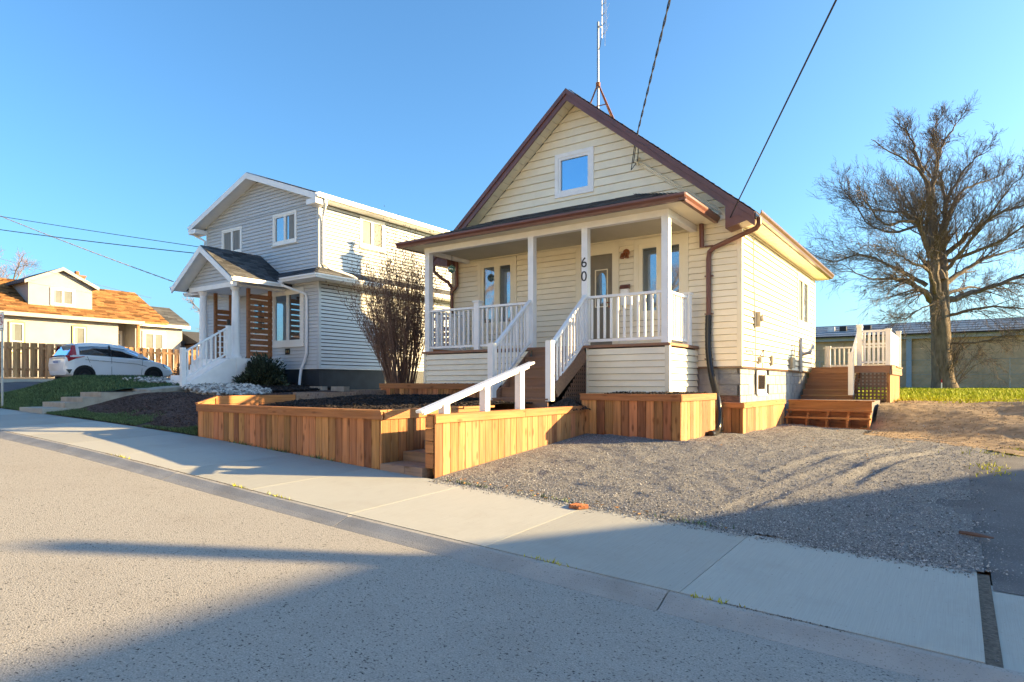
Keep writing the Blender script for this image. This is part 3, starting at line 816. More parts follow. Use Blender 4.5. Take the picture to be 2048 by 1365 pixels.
# porch light, mailbox
mb = MB(); mb.lathe(TY(-5.57, 0.03, 2.70), [(0.075, 0), (0.075, -0.02), (0.03, -0.035)], 14, 'y')
pl = mb.build("porch_light", COPPER, house, True)
for dx in (-0.06, 0.045):
    mb = MB(); mb.tube([TY(-5.57 + dx * .3, .06, 2.69), TY(-5.57 + dx, .10, 2.66), TY(-5.57 + dx, .12, 2.58)], [0.02, 0.035, 0.05], 8); mb.build("lamp_head", COPPER, pl, True)
mb = MB(); wbox(mb, TY, -5.67, -5.50, .022, .10, 1.62, 1.95); bx_ = mb.build("mailbox", WHITE, house)
mb = MB(); mb.prism([TY(-5.68, .022, 1.952), TY(-5.68, .13, 1.952), TY(-5.68, .10, 2.03), TY(-5.68, .022, 2.05)], (0.19, 0, 0)); mb.build("lid", BROWN, bx_)
mb = MB(); mb.tube([TY(-5.64, .06, 1.61), TY(-5.62, .08, 1.55), TY(-5.58, .1, 1.54), TY(-5.56, .08, 1.58)], .006, 5); mb.build("newspaper_hook", BLACKM, bx_)
# roof: two slabs with shingle courses on the visible slope
mb = MB(); t = 0.1
for s, ex in ((1, EXR), (-1, EXL)):
    mb.prism([(RX, 11.75, RZ), (ex, 11.75, EZ), (ex, 11.75, EZ - t), (RX, 11.75, RZ - t - .03)], (0, HB + .35 - 11.75, 0))
rf = mb.build("roof", SHIN, house)
sl_len = math.hypot(EXR - RX, RZ - EZ)
shingles(rf, SHIN, (EXR + .02, 11.735, EZ + .004), (0, 1, 0), ((RX - EXR) / sl_len, 0, (RZ - EZ) / sl_len), HB + .36 - 11.735, sl_len, 0.14, 0.33)
shingles(rf, SHIN, (EXL - .02, 11.735, EZ + .004), (0, 1, 0), ((RX - EXL) / sl_len, 0, (RZ - EZ) / sl_len), HB + .36 - 11.735, sl_len, 0.28, 0.9)
mb = MB(); mb.box(-9.12, -8.68, 18.71, 19.21, 3.9, 6.45); mb.box(-9.17, -8.63, 18.66, 19.26, 6.451, 6.56)
ch = mb.build("chimney", BRICK, rf)
mb = MB(); mb.lathe((-8.9, 18.96, 6.56), [(0.13, 0), (0.12, 0.12), (0.07, 0.2), (0.07, 0.32), (0.15, 0.36), (0.15, 0.42), (0.04, .46)], 12); mb.build("chimney_pot", BRICK, ch)
for s, ex in ((1, EXR), (-1, EXL)):
    mb = MB(); rake(mb, RX, RZ - .012, ex, EZ - .012, 11.69, 11.725, 0.235); mb.build("rake_board", BROWN, house)
    mb = MB(); rake(mb, RX, RZ - .0, ex, EZ - .0, 11.66, 11.688, 0.11); mb.build("rake_trim", BROWN, house)
    mb = MB(); rake(mb, RX, RZ - .27, ex - s * .3, EZ - .02 + s * 0, 11.73, 12.07, 0.012) if False else None
    # soffit panels under the rake
    nseg = 24; L_ = (ex - s * .35 - RX)
    for i in range(nseg):
        a = RX + L_ * i / nseg; b = RX + L_ * (i + 1) / nseg - s * 0.008
        q = MB(); q.prism([(a, 11.73, rz(a) - .165), (b, 11.73, rz(b) - .165), (b, 11.73, rz(b) - .18), (a, 11.73, rz(a) - .18)], (0, 0.345, 0)); q.build("soffit_panel", CREAMT, house)
# boxed returns at the eaves
for s, ex in ((1, EXR), (-1, EXL)):
    mb = MB(); mb.prism([(ex, 11.70, EZ - .03), (ex - s * 0.52, 11.70, EZ + 0.52 * SL - .24), (ex - s * 0.52, 11.70, EZ - .22), (ex - s * .30, 11.70, EZ - .17), (ex, 11.70, EZ - .09)], (0, 0.38, 0)); mb.build("eave_return", BROWN, house)
# eave soffit right, fascia, gutters
yy = 11.76
while yy < HB + .3:
    q = MB(); q.box(HX1 + .002, EXR + .0, yy, min(yy + 0.29, HB + .33), EZ - .115, EZ - .10); q.build("soffit_panel", CREAMT, house); yy += 0.3
mb = MB(); gutter(mb, (EXR + .005, 11.70, EZ - .10), (EXR + .005, HB + .35, EZ - .10), (1, 0, 0)); mb.build("gutter", BRONZE, house)
mb = MB(); gutter(mb, (EXL - .005, 11.70, EZ - .10), (EXL - .005, HB + .35, EZ - .10), (-1, 0, 0)); mb.build("gutter", BROWN, house)
# downspouts
def spout(pts, m, w=0.034, name="downspout"):
    mb = MB(); mb.tube(pts, w, 8); return mb.build(name, m, house, True)
ds = spout([(EXR + .05, 11.78, 2.96), (EXR + .05, 11.80, 2.86), (EXR - .02, 11.88, 2.80), (-3.75, 12.0, 2.57), (-3.84, 12.02, 2.50), (-3.86, 12.025, 2.38), (-3.86, 12.025, 1.29)], BROWN, 0.046)
for z in (2.62, 2.05, 1.33, 0.47):
    mb = MB(); mb.box(-3.94, -3.78, 12.035, 12.075, z - .012, z + .012); mb.build("strap", BROWN, ds)
fl = []
ctl = [(-3.86, 12.025, 1.30), (-3.865, 12.02, 1.0), (-3.855, 12.0, 0.7), (-3.82, 11.96, 0.42), (-3.74, 11.86, 0.12), (-3.62, 11.66, -0.13), (-3.52, 11.46, -0.28), (-3.47, 11.36, -0.42), (-3.455, 11.32, -0.62), (-3.45, 11.25, -0.78), (-3.42, 11.05, -0.85), (-3.37, 10.72, -0.845), (-3.37, 10.60, -0.845)]
C_ = [Vector(c) for c in ctl]
for i in range(len(C_) - 1):
    p0, p1, p2, p3 = C_[max(i - 1, 0)], C_[i], C_[i + 1], C_[min(i + 2, len(C_) - 1)]
    for k in range(8):
        t = k / 8; fl.append(0.5 * ((2 * p1) + (p2 - p0) * t + (2 * p0 - 5 * p1 + 4 * p2 - p3) * t * t + (3 * p1 - p0 - 3 * p2 + p3) * t ** 3))
fl.append(C_[-1])
mb = MB(); mb.tube(fl, [0.056 + 0.005 * (k % 2) for k in range(len(fl))], 10, True); mb.build("drain_hose", BLACKP, house, True)
spout([(-3.98, 11.98, 3.04), (-3.98, 12.0, 2.60)], BROWN, 0.046)
spout([(EXL - .05, 11.85, 2.96), (EXL - .05, 11.87, 2.80), (-10.5, 11.95, 2.62), (-10.35, 12.02, 2.52), (-10.24, 12.03, 2.36), (-10.24, 12.03, -0.1)], BROWN, 0.044)
spout([(-10.08, 12.02, 3.0), (-10.08, 12.02, 2.42), (-10.14, 12.0, 2.33), (-10.22, 11.98, 2.25)], BROWN, 0.044)
# service conduit, wires and fittings on the walls
mb = MB()
for d in (0, 0.05):
    mb.tube([(-5.27 + d, 12.03, 4.46), (-4.45 + d, 12.04, 3.82 + d * .3), (-3.75 + d, 12.05, 3.32), (-3.36, 12.05, 3.02)], 0.02, 6)
mb.tube([(-5.29, 12.0, 4.42), (-5.29, 11.94, 4.50), (-5.27, 12.02, 4.56)], 0.04, 6)
mb.build("service_conduit", CREAMT, house, True)
mb = MB()
for k, (dx, dz) in enumerate(((-0.07, -.05), (-.12, -.18), (0.02, -.02))):
    mb.tube([(-5.17, 11.71, 4.93), (-5.2 + dx * .6, 11.8, 4.75), (-5.27 + dx, 11.9, 4.5 + dz), (-5.29, 11.95, 4.47)], 0.009, 5)
mb.build("service_loop", WIREM, house)
mb = MB(); wbox(mb, TX, 12.99, 13.13, .02, .13, 1.12, 1.42); mb.lathe((HX1 + .13, 13.06, 1.29), [(0.06, 0), (0.06, .05), (.02, .06)], 12, 'x'); mb.build("meter_box", GREYBOX, house)
mb = MB(); mb.tube([TX(12.86, .03, 2.9), TX(12.88, .035, 2.0), TX(12.97, .04, 1.3), TX(13.0, .035, 0.8), TX(13.02, .035, 0.28)], 0.013, 5); mb.build("wall_cable", CREAMT, house)
def wallbit(name, y, z, w, h, d, m):
    mb = MB(); wbox(mb, TX, y - w / 2, y + w / 2, .0, d, z - h / 2, z + h / 2); return mb.build(name, m, house)
mb = MB(); mb.tube([TX(12.42, 0.01, .62), TX(12.42, .12, .62), TX(12.42, .14, .56)], .018, 6); mb.tube([TX(12.36, .1, .66), TX(12.48, .1, .66)], .012, 5); mb.build("hose_tap", STEEL, house)
b = wallbit("outlet_cover", 13.35, 0.48, .20, .12, .09, GREYBOX)
mb = MB(); mb.tube([TX(13.3, .05, .55), TX(13.36, .1, .68), TX(13.5, .06, .55), TX(13.55, .03, .33)], .01, 5); mb.build("outlet_cable", BLACKM, b)
wallbit("wall_vent", 14.35, 0.5, .13, .22, .07, GREYBOX)
wallbit("wall_vent", 16.3, 0.5, .30, .26, .10, GREYBOX)
mb = MB(); mb.tube([TX(17.3, .05, .30), TX(17.3, .06, 1.05), TX(17.35, .06, 1.15)], .04, 6); mb.tube([TX(17.6, .02, .75), TX(17.7, .2, .80), TX(17.9, .24, .95), TX(18.05, .2, 1.0)], .05, 6); mb.tube([TX(16.5, .05, .55), TX(16.5, .08, .95)], .015, 5); mb.build("gas_meter", STEEL, house, True)

# ------------------------------------------------------------------ its porch (parts of the house)
DZ = 0.72
PX0, PX1, PY = -9.83, -4.10, 10.6
mb = MB(); mb.box(PX0 - .03, PX1 + .04, PY - .04, HY - .03, DZ - .05, DZ); dk = mb.build("porch_floor", TREAD, house)
mb = MB(); mb.box(PX0 + .03, -6.97, PY + .05, HY - .04, -1.0, DZ - .06); mb.box(-5.70, PX1 - .03, PY + .05, HY - .04, -1.0, DZ - .06); mb.box(-6.96, -5.71, PY + .3, HY - .04, -1.0, DZ - .06); mb.build("porch_base", SHADE_SHEATH, house)
TP = seat('y', PY, 1)
siding(house, CREAM, TP, PX0 + .06, -6.98, -0.40, DZ - .055, 0.117, name="skirt_board")
siding(house, CREAM, TP, -5.68, PX1 - .055, -0.40, DZ - .055, 0.117, name="skirt_board")
TPX = seat('x', PX1, 1)
siding(house, CREAM, TPX, PY + .05, HY - .03, -0.40, DZ - .055, 0.117, name="skirt_board", slot=.013)
for x0, x1, y0, y1 in ((PX0, PX0 + .06, PY - .03, PY + .05), (PX1 - .055, PX1 + .028, PY - .028, PY + .05), (-5.70, -5.68, PY - .03, PY + .04), (-6.98, -6.955, PY - .03, PY + .04)):
    mb = MB(); mb.box(x0, x1, y0, y1, -0.42, DZ - .052); mb.build("skirt_corner", CREAMT, house)
BZ0, BZ1 = 2.93, 3.05
mb = MB(); mb.box(PX0, PX1 + .0, PY, PY + .13, BZ0, BZ1); mb.build("porch_beam", WHITE, house)
mb = MB(); mb.box(PX1 - .12, PX1 + .0, PY + .131, HY - .03, BZ0, BZ1); mb.build("porch_beam", WHITE, house)
mb = MB(); mb.box(PX0, PX0 + .12, PY + .131, HY - .03, BZ0, BZ1); mb.build("porch_beam", WHITE, house)
mb = MB(); mb.box(PX0 + .13, PX1 - .13, PY + .135, HY - .005, 3.0, 3.02); mb.build("porch_ceiling", CEIL, house)
GX0, GX1, GY = -10.20, -3.76, 10.27
mb = MB(); mb.box(GX0, GX1, GY, PY + .1, 3.051, 3.063); mb.box(PX1 + .001, GX1, PY + .1001, HY - .03, 3.051, 3.063); mb.box(GX0, PX0 - .001, PY + .1001, HY - .03, 3.051, 3.063); mb.build("porch_soffit", CREAMT, house)
# hipped porch roof
ER, HZ = 3.15, 3.86; run = HY - GY
mb = MB(); 
TL, TR = GX0 + run * .75, GX1 - run * .9
A = [(GX0, GY, ER), (GX1, GY, ER), (GX1, HY, ER), (GX0, HY, ER)]; B_ = [(TL, HY - .01, HZ), (TR, HY - .01, HZ)]
mb.add([(p[0], p[1], 3.064) for p in A] + A + B_, [(3, 2, 1, 0), (0, 1, 5, 4), (1, 2, 6, 5), (2, 3, 7, 6), (3, 0, 4, 7), (4, 5, 9, 8), (5, 6, 9), (7, 4, 8), (6, 7, 8, 9)])
pr = mb.build("porch_roof", SHIN, house)
dvl = math.hypot(run, HZ - ER); dv = (0, run / dvl, (HZ - ER) / dvl)
shingles(pr, SHIN, (GX0 - .02, GY - .02, ER + .002), (1, 0, 0), dv, GX1 - GX0 + .04, dvl, 0.14, 0.3, clip=lambda a, b: ((TL - GX0) * a / dvl, (GX1 - GX0) - (GX1 - TR) * a / dvl))
w_ = GX1 - TR; dl2 = math.hypot(w_, HZ - ER)
shingles(pr, SHIN, (GX1 + .02, GY, ER + .002), (0, 1, 0), (-w_ / dl2, 0, (HZ - ER) / dl2), run, dl2, 0.14, 0.3, clip=lambda a, b: (run * a / dl2, run))
mb = MB(); gutter(mb, (GX0 - .10, GY - .003, 3.035), (GX1 + .10, GY - .003, 3.035), (0, -1, 0)); mb.build("porch_gutter", BROWN, house)
mb = MB(); gutter(mb, (GX1 + .003, GY - .09, 3.035), (GX1 + .003, HY - .05, 3.035), (1, 0, 0)); mb.build("porch_gutter", BROWN, house)
mb = MB(); gutter(mb, (GX0 - .003, GY - .09, 3.035), (GX0 - .003, HY - .05, 3.035), (-1, 0, 0)); mb.build("porch_gutter", BROWN, house)
def post(x, y, w=0.13):
    mb = MB(); mb.box(x - w / 2, x + w / 2, y - w / 2, y + w / 2, DZ + .001, BZ0 - .001); return mb.build("porch_post", WHITE, house)
PP = PY + 0.066
post(-9.755, PP); post(-6.97, PP, .125); p60 = post(-5.755, PP, .125); post(-4.167, PP, .13)
text_obj("6", 0.27, (-5.762, PP - 0.066, 2.28), (math.radians(90), 0, 0), BLACKM, "house_number", p60)
text_obj("0", 0.27, (-5.762, PP - 0.066, 2.02), (math.radians(90), 0, 0), BLACKM, "house_number", p60)
def newel(x, y, z0, z1, w=0.13, cap=True):
    mb = MB(); mb.box(x - w / 2, x + w / 2, y - w / 2, y + w / 2, z0, z1)
    n_ = mb.build("newel_post", WHITE, house)
    if cap:
        c = MB(); c.box(x - w / 2 - .025, x + w / 2 + .025, y - w / 2 - .025, y + w / 2 + .025, z1 + .001, z1 + .035); c.build("post_cap", WHITE, n_)
newel(-8.35, PP, DZ + .001, 1.73)
newel(-4.165, 11.72, DZ + .001, 1.68); newel(-9.755, 11.85, DZ + .001, 1.68)
def railing(owner, p, q, top, bot, nb, m=WHITE, bal=0.036, cap=0.075, capn="top_rail"):
    """p, q = floor points; top/bot = heights of the rails above them"""
    p, q = Vector(p), Vector(q); d = (q - p)
    mb = MB(); mb.beam(p + Vector((0, 0, top)), q + Vector((0, 0, top)), cap, 0.045); mb.build("top_rail", m, owner)
    mb = MB(); mb.beam(p + Vector((0, 0, bot)), q + Vector((0, 0, bot)), 0.04, 0.05); mb.build("bottom_rail", m, owner)
    for i in range(nb):
        c = p + d * ((i + 0.5) / nb)
        piece("baluster", (bal, bal, top - bot - .07), c + Vector((0, 0, (top + bot) / 2)), m, owner)
Rt, Rb = 0.905, 0.09
railing(house, (-9.69, PP, DZ), (-8.416, PP, DZ), Rt, Rb, 10)
railing(house, (-8.284, PP, DZ), (-7.034, PP, DZ), Rt, Rb, 10)
railing(house, (-5.692, PP, DZ), (-4.233, PP, DZ), Rt, Rb, 11)
railing(house, (-4.167, PP + .066, DZ), (-4.167, 11.654, DZ), Rt, Rb, 8)
railing(house, (-9.755, PP + .066, DZ), (-9.755, 11.784, DZ), Rt, Rb, 9)
# front steps with their two sloping railings
RIS, RUN = 0.195, 0.26
for k in range(1, 7):
    z = DZ - RIS * k; y = PY - .04 - RUN * k
    if k < 6:
        mb = MB(); mb.box(-6.93, -5.74, y, y + RUN + .02, z - .03, z); mb.build("stair_tread", TREAD, house)
    mb = MB(); mb.box(-6.92, -5.75, y + RUN + .02, y + RUN + .04, z + .001, z + RIS - .031); mb.build("stair_riser", TREAD, house)
for x in (-6.97, -5.735):
    y0, y1 = PY - .04 - RUN * 6 + .03, PY - .045
    mb = MB(); mb.prism([(x, y0 + RUN, -0.46), (x, y1, -0.46), (x, y1, DZ - .055), (x, y0 + RUN, -0.29)], (.035, 0, 0)) if x < -6 else mb.beam((x + .018, y0 + .44, -0.135), (x + .018, y1, DZ - .16), .036, 0.24)
    mb.build("stair_stringer", TREAD, house)
for x in (-6.98, -5.735):
    newel(x, 9.33, -0.30, 0.745, 0.115, False)
    railing(house, (x, 9.385, -0.28), (x, PY + .0, 0.70), 0.955, 0.14, 10, bal=.034, cap=.07)
mb = MB()
X_ = -5.705
def lim(y): return -0.40 + (y - 9.35) * 0.82
y = 9.40
while y < 10.56:
    mb.box(X_, X_ + .008, y, y + .04, -0.50, max(-.45, lim(y) - .12)); y += .075
z = -0.48
while z < 0.6:
    ya = max(9.40, 9.35 + (z + .16 + .40) / .82)
    if ya < 10.5: mb.box(X_ - .009, X_ - .001, ya, 10.565, z, z + .04)
    z += .075
mb.build("lattice", LATT, house, kind="stuff")
mb = MB(); mb.box(-6.9, -5.78, 9.6, 10.5, -.9, -.47); mb.build("stair_shadow_box", TREAD, house)
mb = MB(); mb.lathe((-9.66, 11.35, 2.68), [(.02, -.10), (.085, -.05), (.1, 0), (.085, .05), (.02, .10)], 12)
gb = mb.build("glass_float", GREENG, None, True); tag(gb, "green glass ball hanging under the left end of the cream porch roof", "ornament")
c = MB(); c.tube([(-9.66, 11.35, 2.78), (-9.66, 11.35, 3.0)], .006, 4); c.build("hook", BLACKM, gb)

# ------------------------------------------------------------------ planters, fence wall, steps and handrail in front
LB = -5.95
pl1 = thing("wooden_planter", "large long cedar planter box by the sidewalk filled with black mulch", "planter", (-8.1, 5.62, -1.0))
Y0 = 5.625
sw = lambda x: float(sw_z(x, 5.6)) - .02
boards_y(pl1, PTZ, Y0, -10.25, LB - .0, sw, lambda x: -0.43, .142)
boards_x(pl1, PTZ, LB + .0, Y0 + .022, 7.62, lambda y: -1.05 + max(0, (y - 5.9)) * .3, lambda y: -0.43, .142)
for a, b in ((-10.27, -8.3), (-8.298, LB + .03)):
    piece("trim_board", (b - a, .03, .095), ((a + b) / 2, Y0 - .018, -0.405), PTX, pl1)
for a, b in ((-10.27, -8.2), (-8.198, LB + .02)):
    piece("cap_board", (b - a, .115, .022), ((a + b) / 2, Y0 + .02, -0.344), PTX, pl1)
piece("trim_board", (.03, 1.35, .095), (LB + .012, Y0 + .70, -0.405), PTY, pl1)
piece("trim_board", (.03, .62, .085), (LB + .012, Y0 + 1.69, -0.415), PTY, pl1)
piece("cap_board", (.115, 1.5, .022), (LB - .03, Y0 + .83, -0.344), PTY, pl1)
piece("cap_board", (.14, .75, .03), (LB - .03, Y0 + 1.97, -0.352), PTY, pl1)
# left side: a short ramped end board, then stacked timbers to the back
mb = MB(); mb.prism([(-10.30, Y0 + .04, -1.0), (-10.30, 5.95, -1.0), (-10.33, 5.95, -.235), (-10.30, Y0 + .04, -.345)], (-.05, 0, 0)); mb.build("end_board", PTY, pl1)
piece("cap_board", (.09, .36, .02), (-10.33, 5.80, -0.275), PTY, pl1, (math.radians(16), 0, 0))
for a, b, z in ((5.96, 7.55, -.205), (7.56, 9.05, -.165), (9.06, 10.3, -.13)):
    for j in range(3):
        piece("timber", (.1, b - a - .01, .135), (-10.37, (a + b) / 2, z - .07 - .14 * j), PTY if a < 6 else TIMB, pl1)
mb = MB(); mb.box(-10.2, LB - .04, Y0 + .06, 9.85, -1.2, -0.47); so = mb.build("soil", SOIL, pl1)
n = 9000
P = np.stack([rng.uniform(-10.28, LB - .08, n), rng.uniform(Y0 + .1, 9.85, n)], -1)
zz = -0.435 + 0.20 * sst((P[:, 1] - 6.2) / 2.6) * (0.6 + 0.4 * sst((-7 - P[:, 0]) / 2)) + 0.035 * vnoise(P[:, 0], P[:, 1], 0.45, 61)
def mz(x, y): return -0.45 + 0.20 * sst((y - 6.2) / 2.6) * (0.6 + 0.4 * sst((-7 - x) / 2)) + 0.035 * vnoise(x, y, 0.45, 61)
mg = grid("mulch_bed", np.arange(-10.31, LB - .05, .07), np.arange(Y0 + .05, 9.9, .07), mz, SOIL, kind="stuff")
mg.parent = pl1; mg.location = -pl1.location
sc_ = scatter("mulch_chips", np.column_stack([P, zz]), rng.uniform(.012, .034, n), MULCHC, .5, (1.4, .6)); sc_.parent = pl1; sc_.location = -pl1.location

pl2 = thing("wooden_planter", "low cedar planter left of the front steps under the porch skirt", "planter", (-9.0, 9.9, -0.6))
boards_y(pl2, PTZ, 9.9, -10.5, -7.62, lambda x: -.62, lambda x: -.08, .142)
piece("trim_board", (2.9, .03, .09), (-9.06, 9.882, -.06), PTX, pl2); piece("cap_board", (2.92, .12, .022), (-9.06, 9.93, -.003), PTX, pl2)
boards_x(pl2, PTZ, -7.6, 9.92, 10.5, lambda y: -.6, lambda y: -.08, .142)
mb = MB(); mb.box(-10.48, -7.63, 9.95, 10.57, -.6, -.03); mb.build("soil", SOIL, pl2)
n = 900
sc_ = scatter("mulch_chips", np.stack([rng.uniform(-10.45, -7.65, n), rng.uniform(9.98, 10.55, n), rng.uniform(-.03, 0.0, n)], -1), rng.uniform(.015, .035, n), MULCHC, .5); sc_.parent = pl2; sc_.location = -pl2.location

pl3 = thing("wooden_planter", "square cedar planter at the right corner of the porch, half of it in sun", "planter", (-4.3, 9.4, -0.9))
BX0, BX1, BY0, BY1, BT = -5.16, -3.44, 9.4, 11.08, -0.185
boards_y(pl3, PTZ, BY0, BX0, BX1, lambda x: -.98, lambda x: BT - .085, .142)
boards_x(pl3, PTZ, BX1, BY0 + .022, BY1, lambda y: -.98, lambda y: BT - .085, .142)
piece("trim_board", (BX1 - BX0 + .03, .03, .085), ((BX0 + BX1) / 2 + .01, BY0 - .017, BT - .045), PTX, pl3)
piece("trim_board", (.03, BY1 - BY0 + .0, .085), (BX1 + .012, (BY0 + BY1) / 2, BT - .045), PTY, pl3)
piece("cap_board", (BX1 - BX0 + .04, .1, .022), ((BX0 + BX1) / 2, BY0 + .02, BT + .009), PTX, pl3)
piece("cap_board", (.1, BY1 - BY0 - .06, .022), (BX1 - .03, (BY0 + BY1) / 2 + .04, BT + .009), PTY, pl3)
mb = MB(); mb.box(BX1 - .6, BX1 - .025, BY1 - .02, BY1, -.98, BT); mb.build("back_board", PTZ, pl3)
mb = MB(); mb.box(BX0 + .03, BX1 - .03, BY0 + .03, HY - .02, -1.0, BT - .0); mb.build("soil", SOIL, pl3) if False else None
mb = MB(); mb.box(BX0 + .03, PX1 - .02, BY0 + .06, PY - .02, -1.0, BT - .02); mb.box(PX1 + .02, BX1 - .03, BY0 + .06, BY1 - .03, -1.0, BT - .02); mb.build("soil", SOIL, pl3)
n = 1500
P = np.stack([rng.uniform(BX0 + .1, BX1 - .08, n), rng.uniform(BY0 + .08, BY1 - .05, n)], -1); P = P[(P[:, 1] < PY - .03) | (P[:, 0] > PX1 + .04)]
sc_ = scatter("mulch_chips", np.column_stack([P, BT - .01 + .05 * rng.uniform(0, 1, len(P)) * np.clip((P[:, 1] - 9.6) / .6, .2, 1)]), rng.uniform(.015, .035, len(P)), MULCHC, .5); sc_.parent = pl3; sc_.location = -pl3.location

pl4 = thing("wooden_planter", "narrow cedar planter along the sunlit right wall of the cream house", "planter", (-3.1, 11.5, -0.9))
boards_y(pl4, PTZ, 11.5, -3.43, -3.08, lambda x: -.98, lambda x: -.43, .142)
boards_x(pl4, PTZ, -3.08, 11.522, 14.80, lambda y: -1.0, lambda y: -.43, .142)
piece("trim_board", (.38, .03, .075), (-3.245, 11.484, -.395), PTX, pl4); piece("trim_board", (.03, 3.3, .075), (-3.066, 13.15, -.395), PTY, pl4)
piece("cap_board", (.38, .09, .02), (-3.25, 11.53, -.347), PTX, pl4); piece("cap_board", (.09, 3.22, .02), (-3.10, 13.19, -.347), PTY, pl4)
mb = MB(); mb.box(-3.42, -3.11, 11.55, 14.8, -1.0, -.40); mb.build("soil", GRAV, pl4)

fw = thing("retaining_fence", "bright cedar board wall beside the timber steps and gravel pad", "retaining wall", (-5.08, 7.5, -1.0))
FX = -5.08
boards_x(fw, PTZ, FX, 5.66, 9.38, lambda y: float(zs(FX)) - .04 + (y - 5.6) * .07, lambda y: -.47, .142)
piece("trim_board", (.03, 1.9, .085), (FX + .012, 6.60, -.43), PTY, fw); piece("trim_board", (.03, 1.81, .085), (FX + .012, 8.46, -.43), PTY, fw)
piece("cap_board", (.14, 1.92, .022), (FX - .05, 6.61, -.376), PTY, fw); piece("cap_board", (.14, 1.79, .022), (FX - .05, 8.47, -.376), PTY, fw)
for z, h in ((-.46, .145), (-.61, .145), (-.76, .145), (-.925, .175)):
    piece("end_timber", (.12, .1, h - .006), (FX - .085, 5.70, z), PTX, fw)
mb = MB(); mb.box(FX - .13, FX - .022, 5.76, 9.38, -1.1, -.39); mb.build("core", PTY, fw)

hr = thing("handrail", "white painted wooden handrail sloping up beside the timber entry steps", "handrail", (-5.17, 6.7, -0.4))
hx = -5.17
hz = lambda y: -0.325 + (y - 5.50) * 0.266
mb = MB(); mb.beam((hx, 5.48, hz(5.48) + .0), (hx, 7.90, hz(7.90)), .10, .032); mb.build("rail", WHITE, hr)
mb = MB(); mb.beam((hx + .0, 5.55, hz(5.55) - .038), (hx, 7.8, hz(7.8) - .038), .045, .04); mb.build("rail_support", WHITE, hr)
for y in (5.93, 6.75, 7.58):
    mb = MB(); zt = hz(y) - .03; mb.hexa([(hx - .05, y - .05, -.60), (hx + .05, y - .05, -.60), (hx + .05, y + .05, -.60), (hx - .05, y + .05, -.60), (hx - .05, y - .05, zt - .013), (hx + .05, y - .05, zt - .013), (hx + .05, y + .05, zt + .013), (hx - .05, y + .05, zt + .013)]); mb.build("post", WHITE, hr)

st = thing("timber_steps", "timber entry steps climbing from the sidewalk between planter and board wall", "steps", (-5.5, 6.2, -1.1))
for k, (y, zt) in enumerate(((5.60, -1.005), (6.00, -.885), (6.4, -.765), (6.8, -.66), (7.2, -.555), (7.58, -.45))):
    for a, b in (((-5.945, -5.53), (-5.525, -5.23)) if k % 2 == 0 else ((-5.945, -5.23),)):
        piece("timber", (b - a, .40 if k < 5 else .12, .125), ((a + b) / 2, y + (.2 if k < 5 else .06), zt - .0625), TIMB, st)
        if k == 0: piece("timber", (b - a, .3, .12), ((a + b) / 2, y + .17, zt - .19), TIMB, st)
mb = MB(); mb.box(-7.55, -5.21, 7.71, 9.3, -1.0, -.452); mb.build("landing", CONC, st)
n = 900
sp = scatter("soil_heap", np.stack([rng.normal(-5.40, .15, n), rng.normal(9.12, .16, n), np.zeros(n)], -1), rng.uniform(.015, .04, n), MULCHC, .6)
me = sp.data; co = np.empty(len(me.vertices) * 3, np.float32); me.vertices.foreach_get("co", co); co = co.reshape(-1, 3)
co[:, 2] += -.43 + .17 * np.exp(-(((co[:, 0] + 5.36) / .26) ** 2 + ((co[:, 1] - 9.3) / .26) ** 2)); me.vertices.foreach_set("co", co.ravel())
# ------------------------------------------------------------------ the grey house next door
NX0, NX1, NY, NB = -22.2, -15.94, 12.5, 21.0
nh = thing("grey_house", "two storey grey sided house with white columned entry portico and dark foundation", "house", (-19.07, NY, -0.3))
mb = MB(); mb.box(NX0 + .03, NX1 - .04, NY + .04, NB, -1.2, 0.49); mb.build("foundation", DARKF, nh)
NRX, NRZ, NEZ, NEX = -19.07, 6.93, 5.66, -15.5
NSL = (NRZ - NEZ) / (NEX - NRX)
mb = MB(); mb.box(NX0, NX1 - .06, NY + .06, NB, 0.48, 5.62); mb.prism([(NX0, NY + .06, 5.62), (NX1 - .06, NY + .06, 5.62), (NRX, NY + .06, NRZ - .2)], (0, NB - NY - .07, 0)); mb.build("wall", SHADE_SHEATH, nh)
TN = seat('y', NY, 1); TNX = seat('x', NX1, 1)
nw = [(-21.22, -20.0, 4.50, 5.40), (-18.24, -17.0, 4.48, 5.48), (-18.31, -16.66, 1.20, 3.02)]
nd = (-19.55, -18.5, 0.77, 2.95)
siding(nh, GREYV, TN, NX0 + .06, NX1 - .07, 0.49, 5.6, 0.112, nw + [nd], joined=True)
siding(nh, GREYV, TN, 0, 0, 5.6, NRZ - .2, 0.112, edge=lambda z: (NRX - (NRZ - .158 - z) / NSL, NRX + (NRZ - .158 - z) / NSL), joined=True)
siding(nh, GREYV, TNX, NY + .06, NB - .02, 0.49, 5.58, 0.112, [(14.1, 15.2, 4.48, 5.48)], joined=True, slot=.022)
mb = MB(); mb.box(NX1 - .075, NX1 + .028, NY - .028, NY + .062, 0.48, 5.57); mb.build("corner_board", GREYV, nh)
mb = MB(); mb.box(NX0 - .02, NX0 + .062, NY - .028, NY + .03, 0.48, 5.57); mb.build("corner_board", GREYV, nh)
mb = MB(); mb.box(NX0 - .01, NX1 + .02, NY - .02, NY + .03, 0.455, 0.488); mb.box(NX1 - .02, NX1 + .02, NY + .031, NB, 0.455, 0.488); mb.build("base_trim", WHITE, nh)
window(nh, TN, *nw[0], trim=.07, lights=2, fm=WHITEV, curtain={0: (0, .97), 1: (0.03, 1)})
window(nh, TN, *nw[1], trim=.07, lights=2, fm=WHITEV, curtain={1: (0.3, 1)}, sill=True)
window(nh, TN, *nw[2], trim=.14, lights=2, fm=WHITEV, gm=GLS, sill=True)
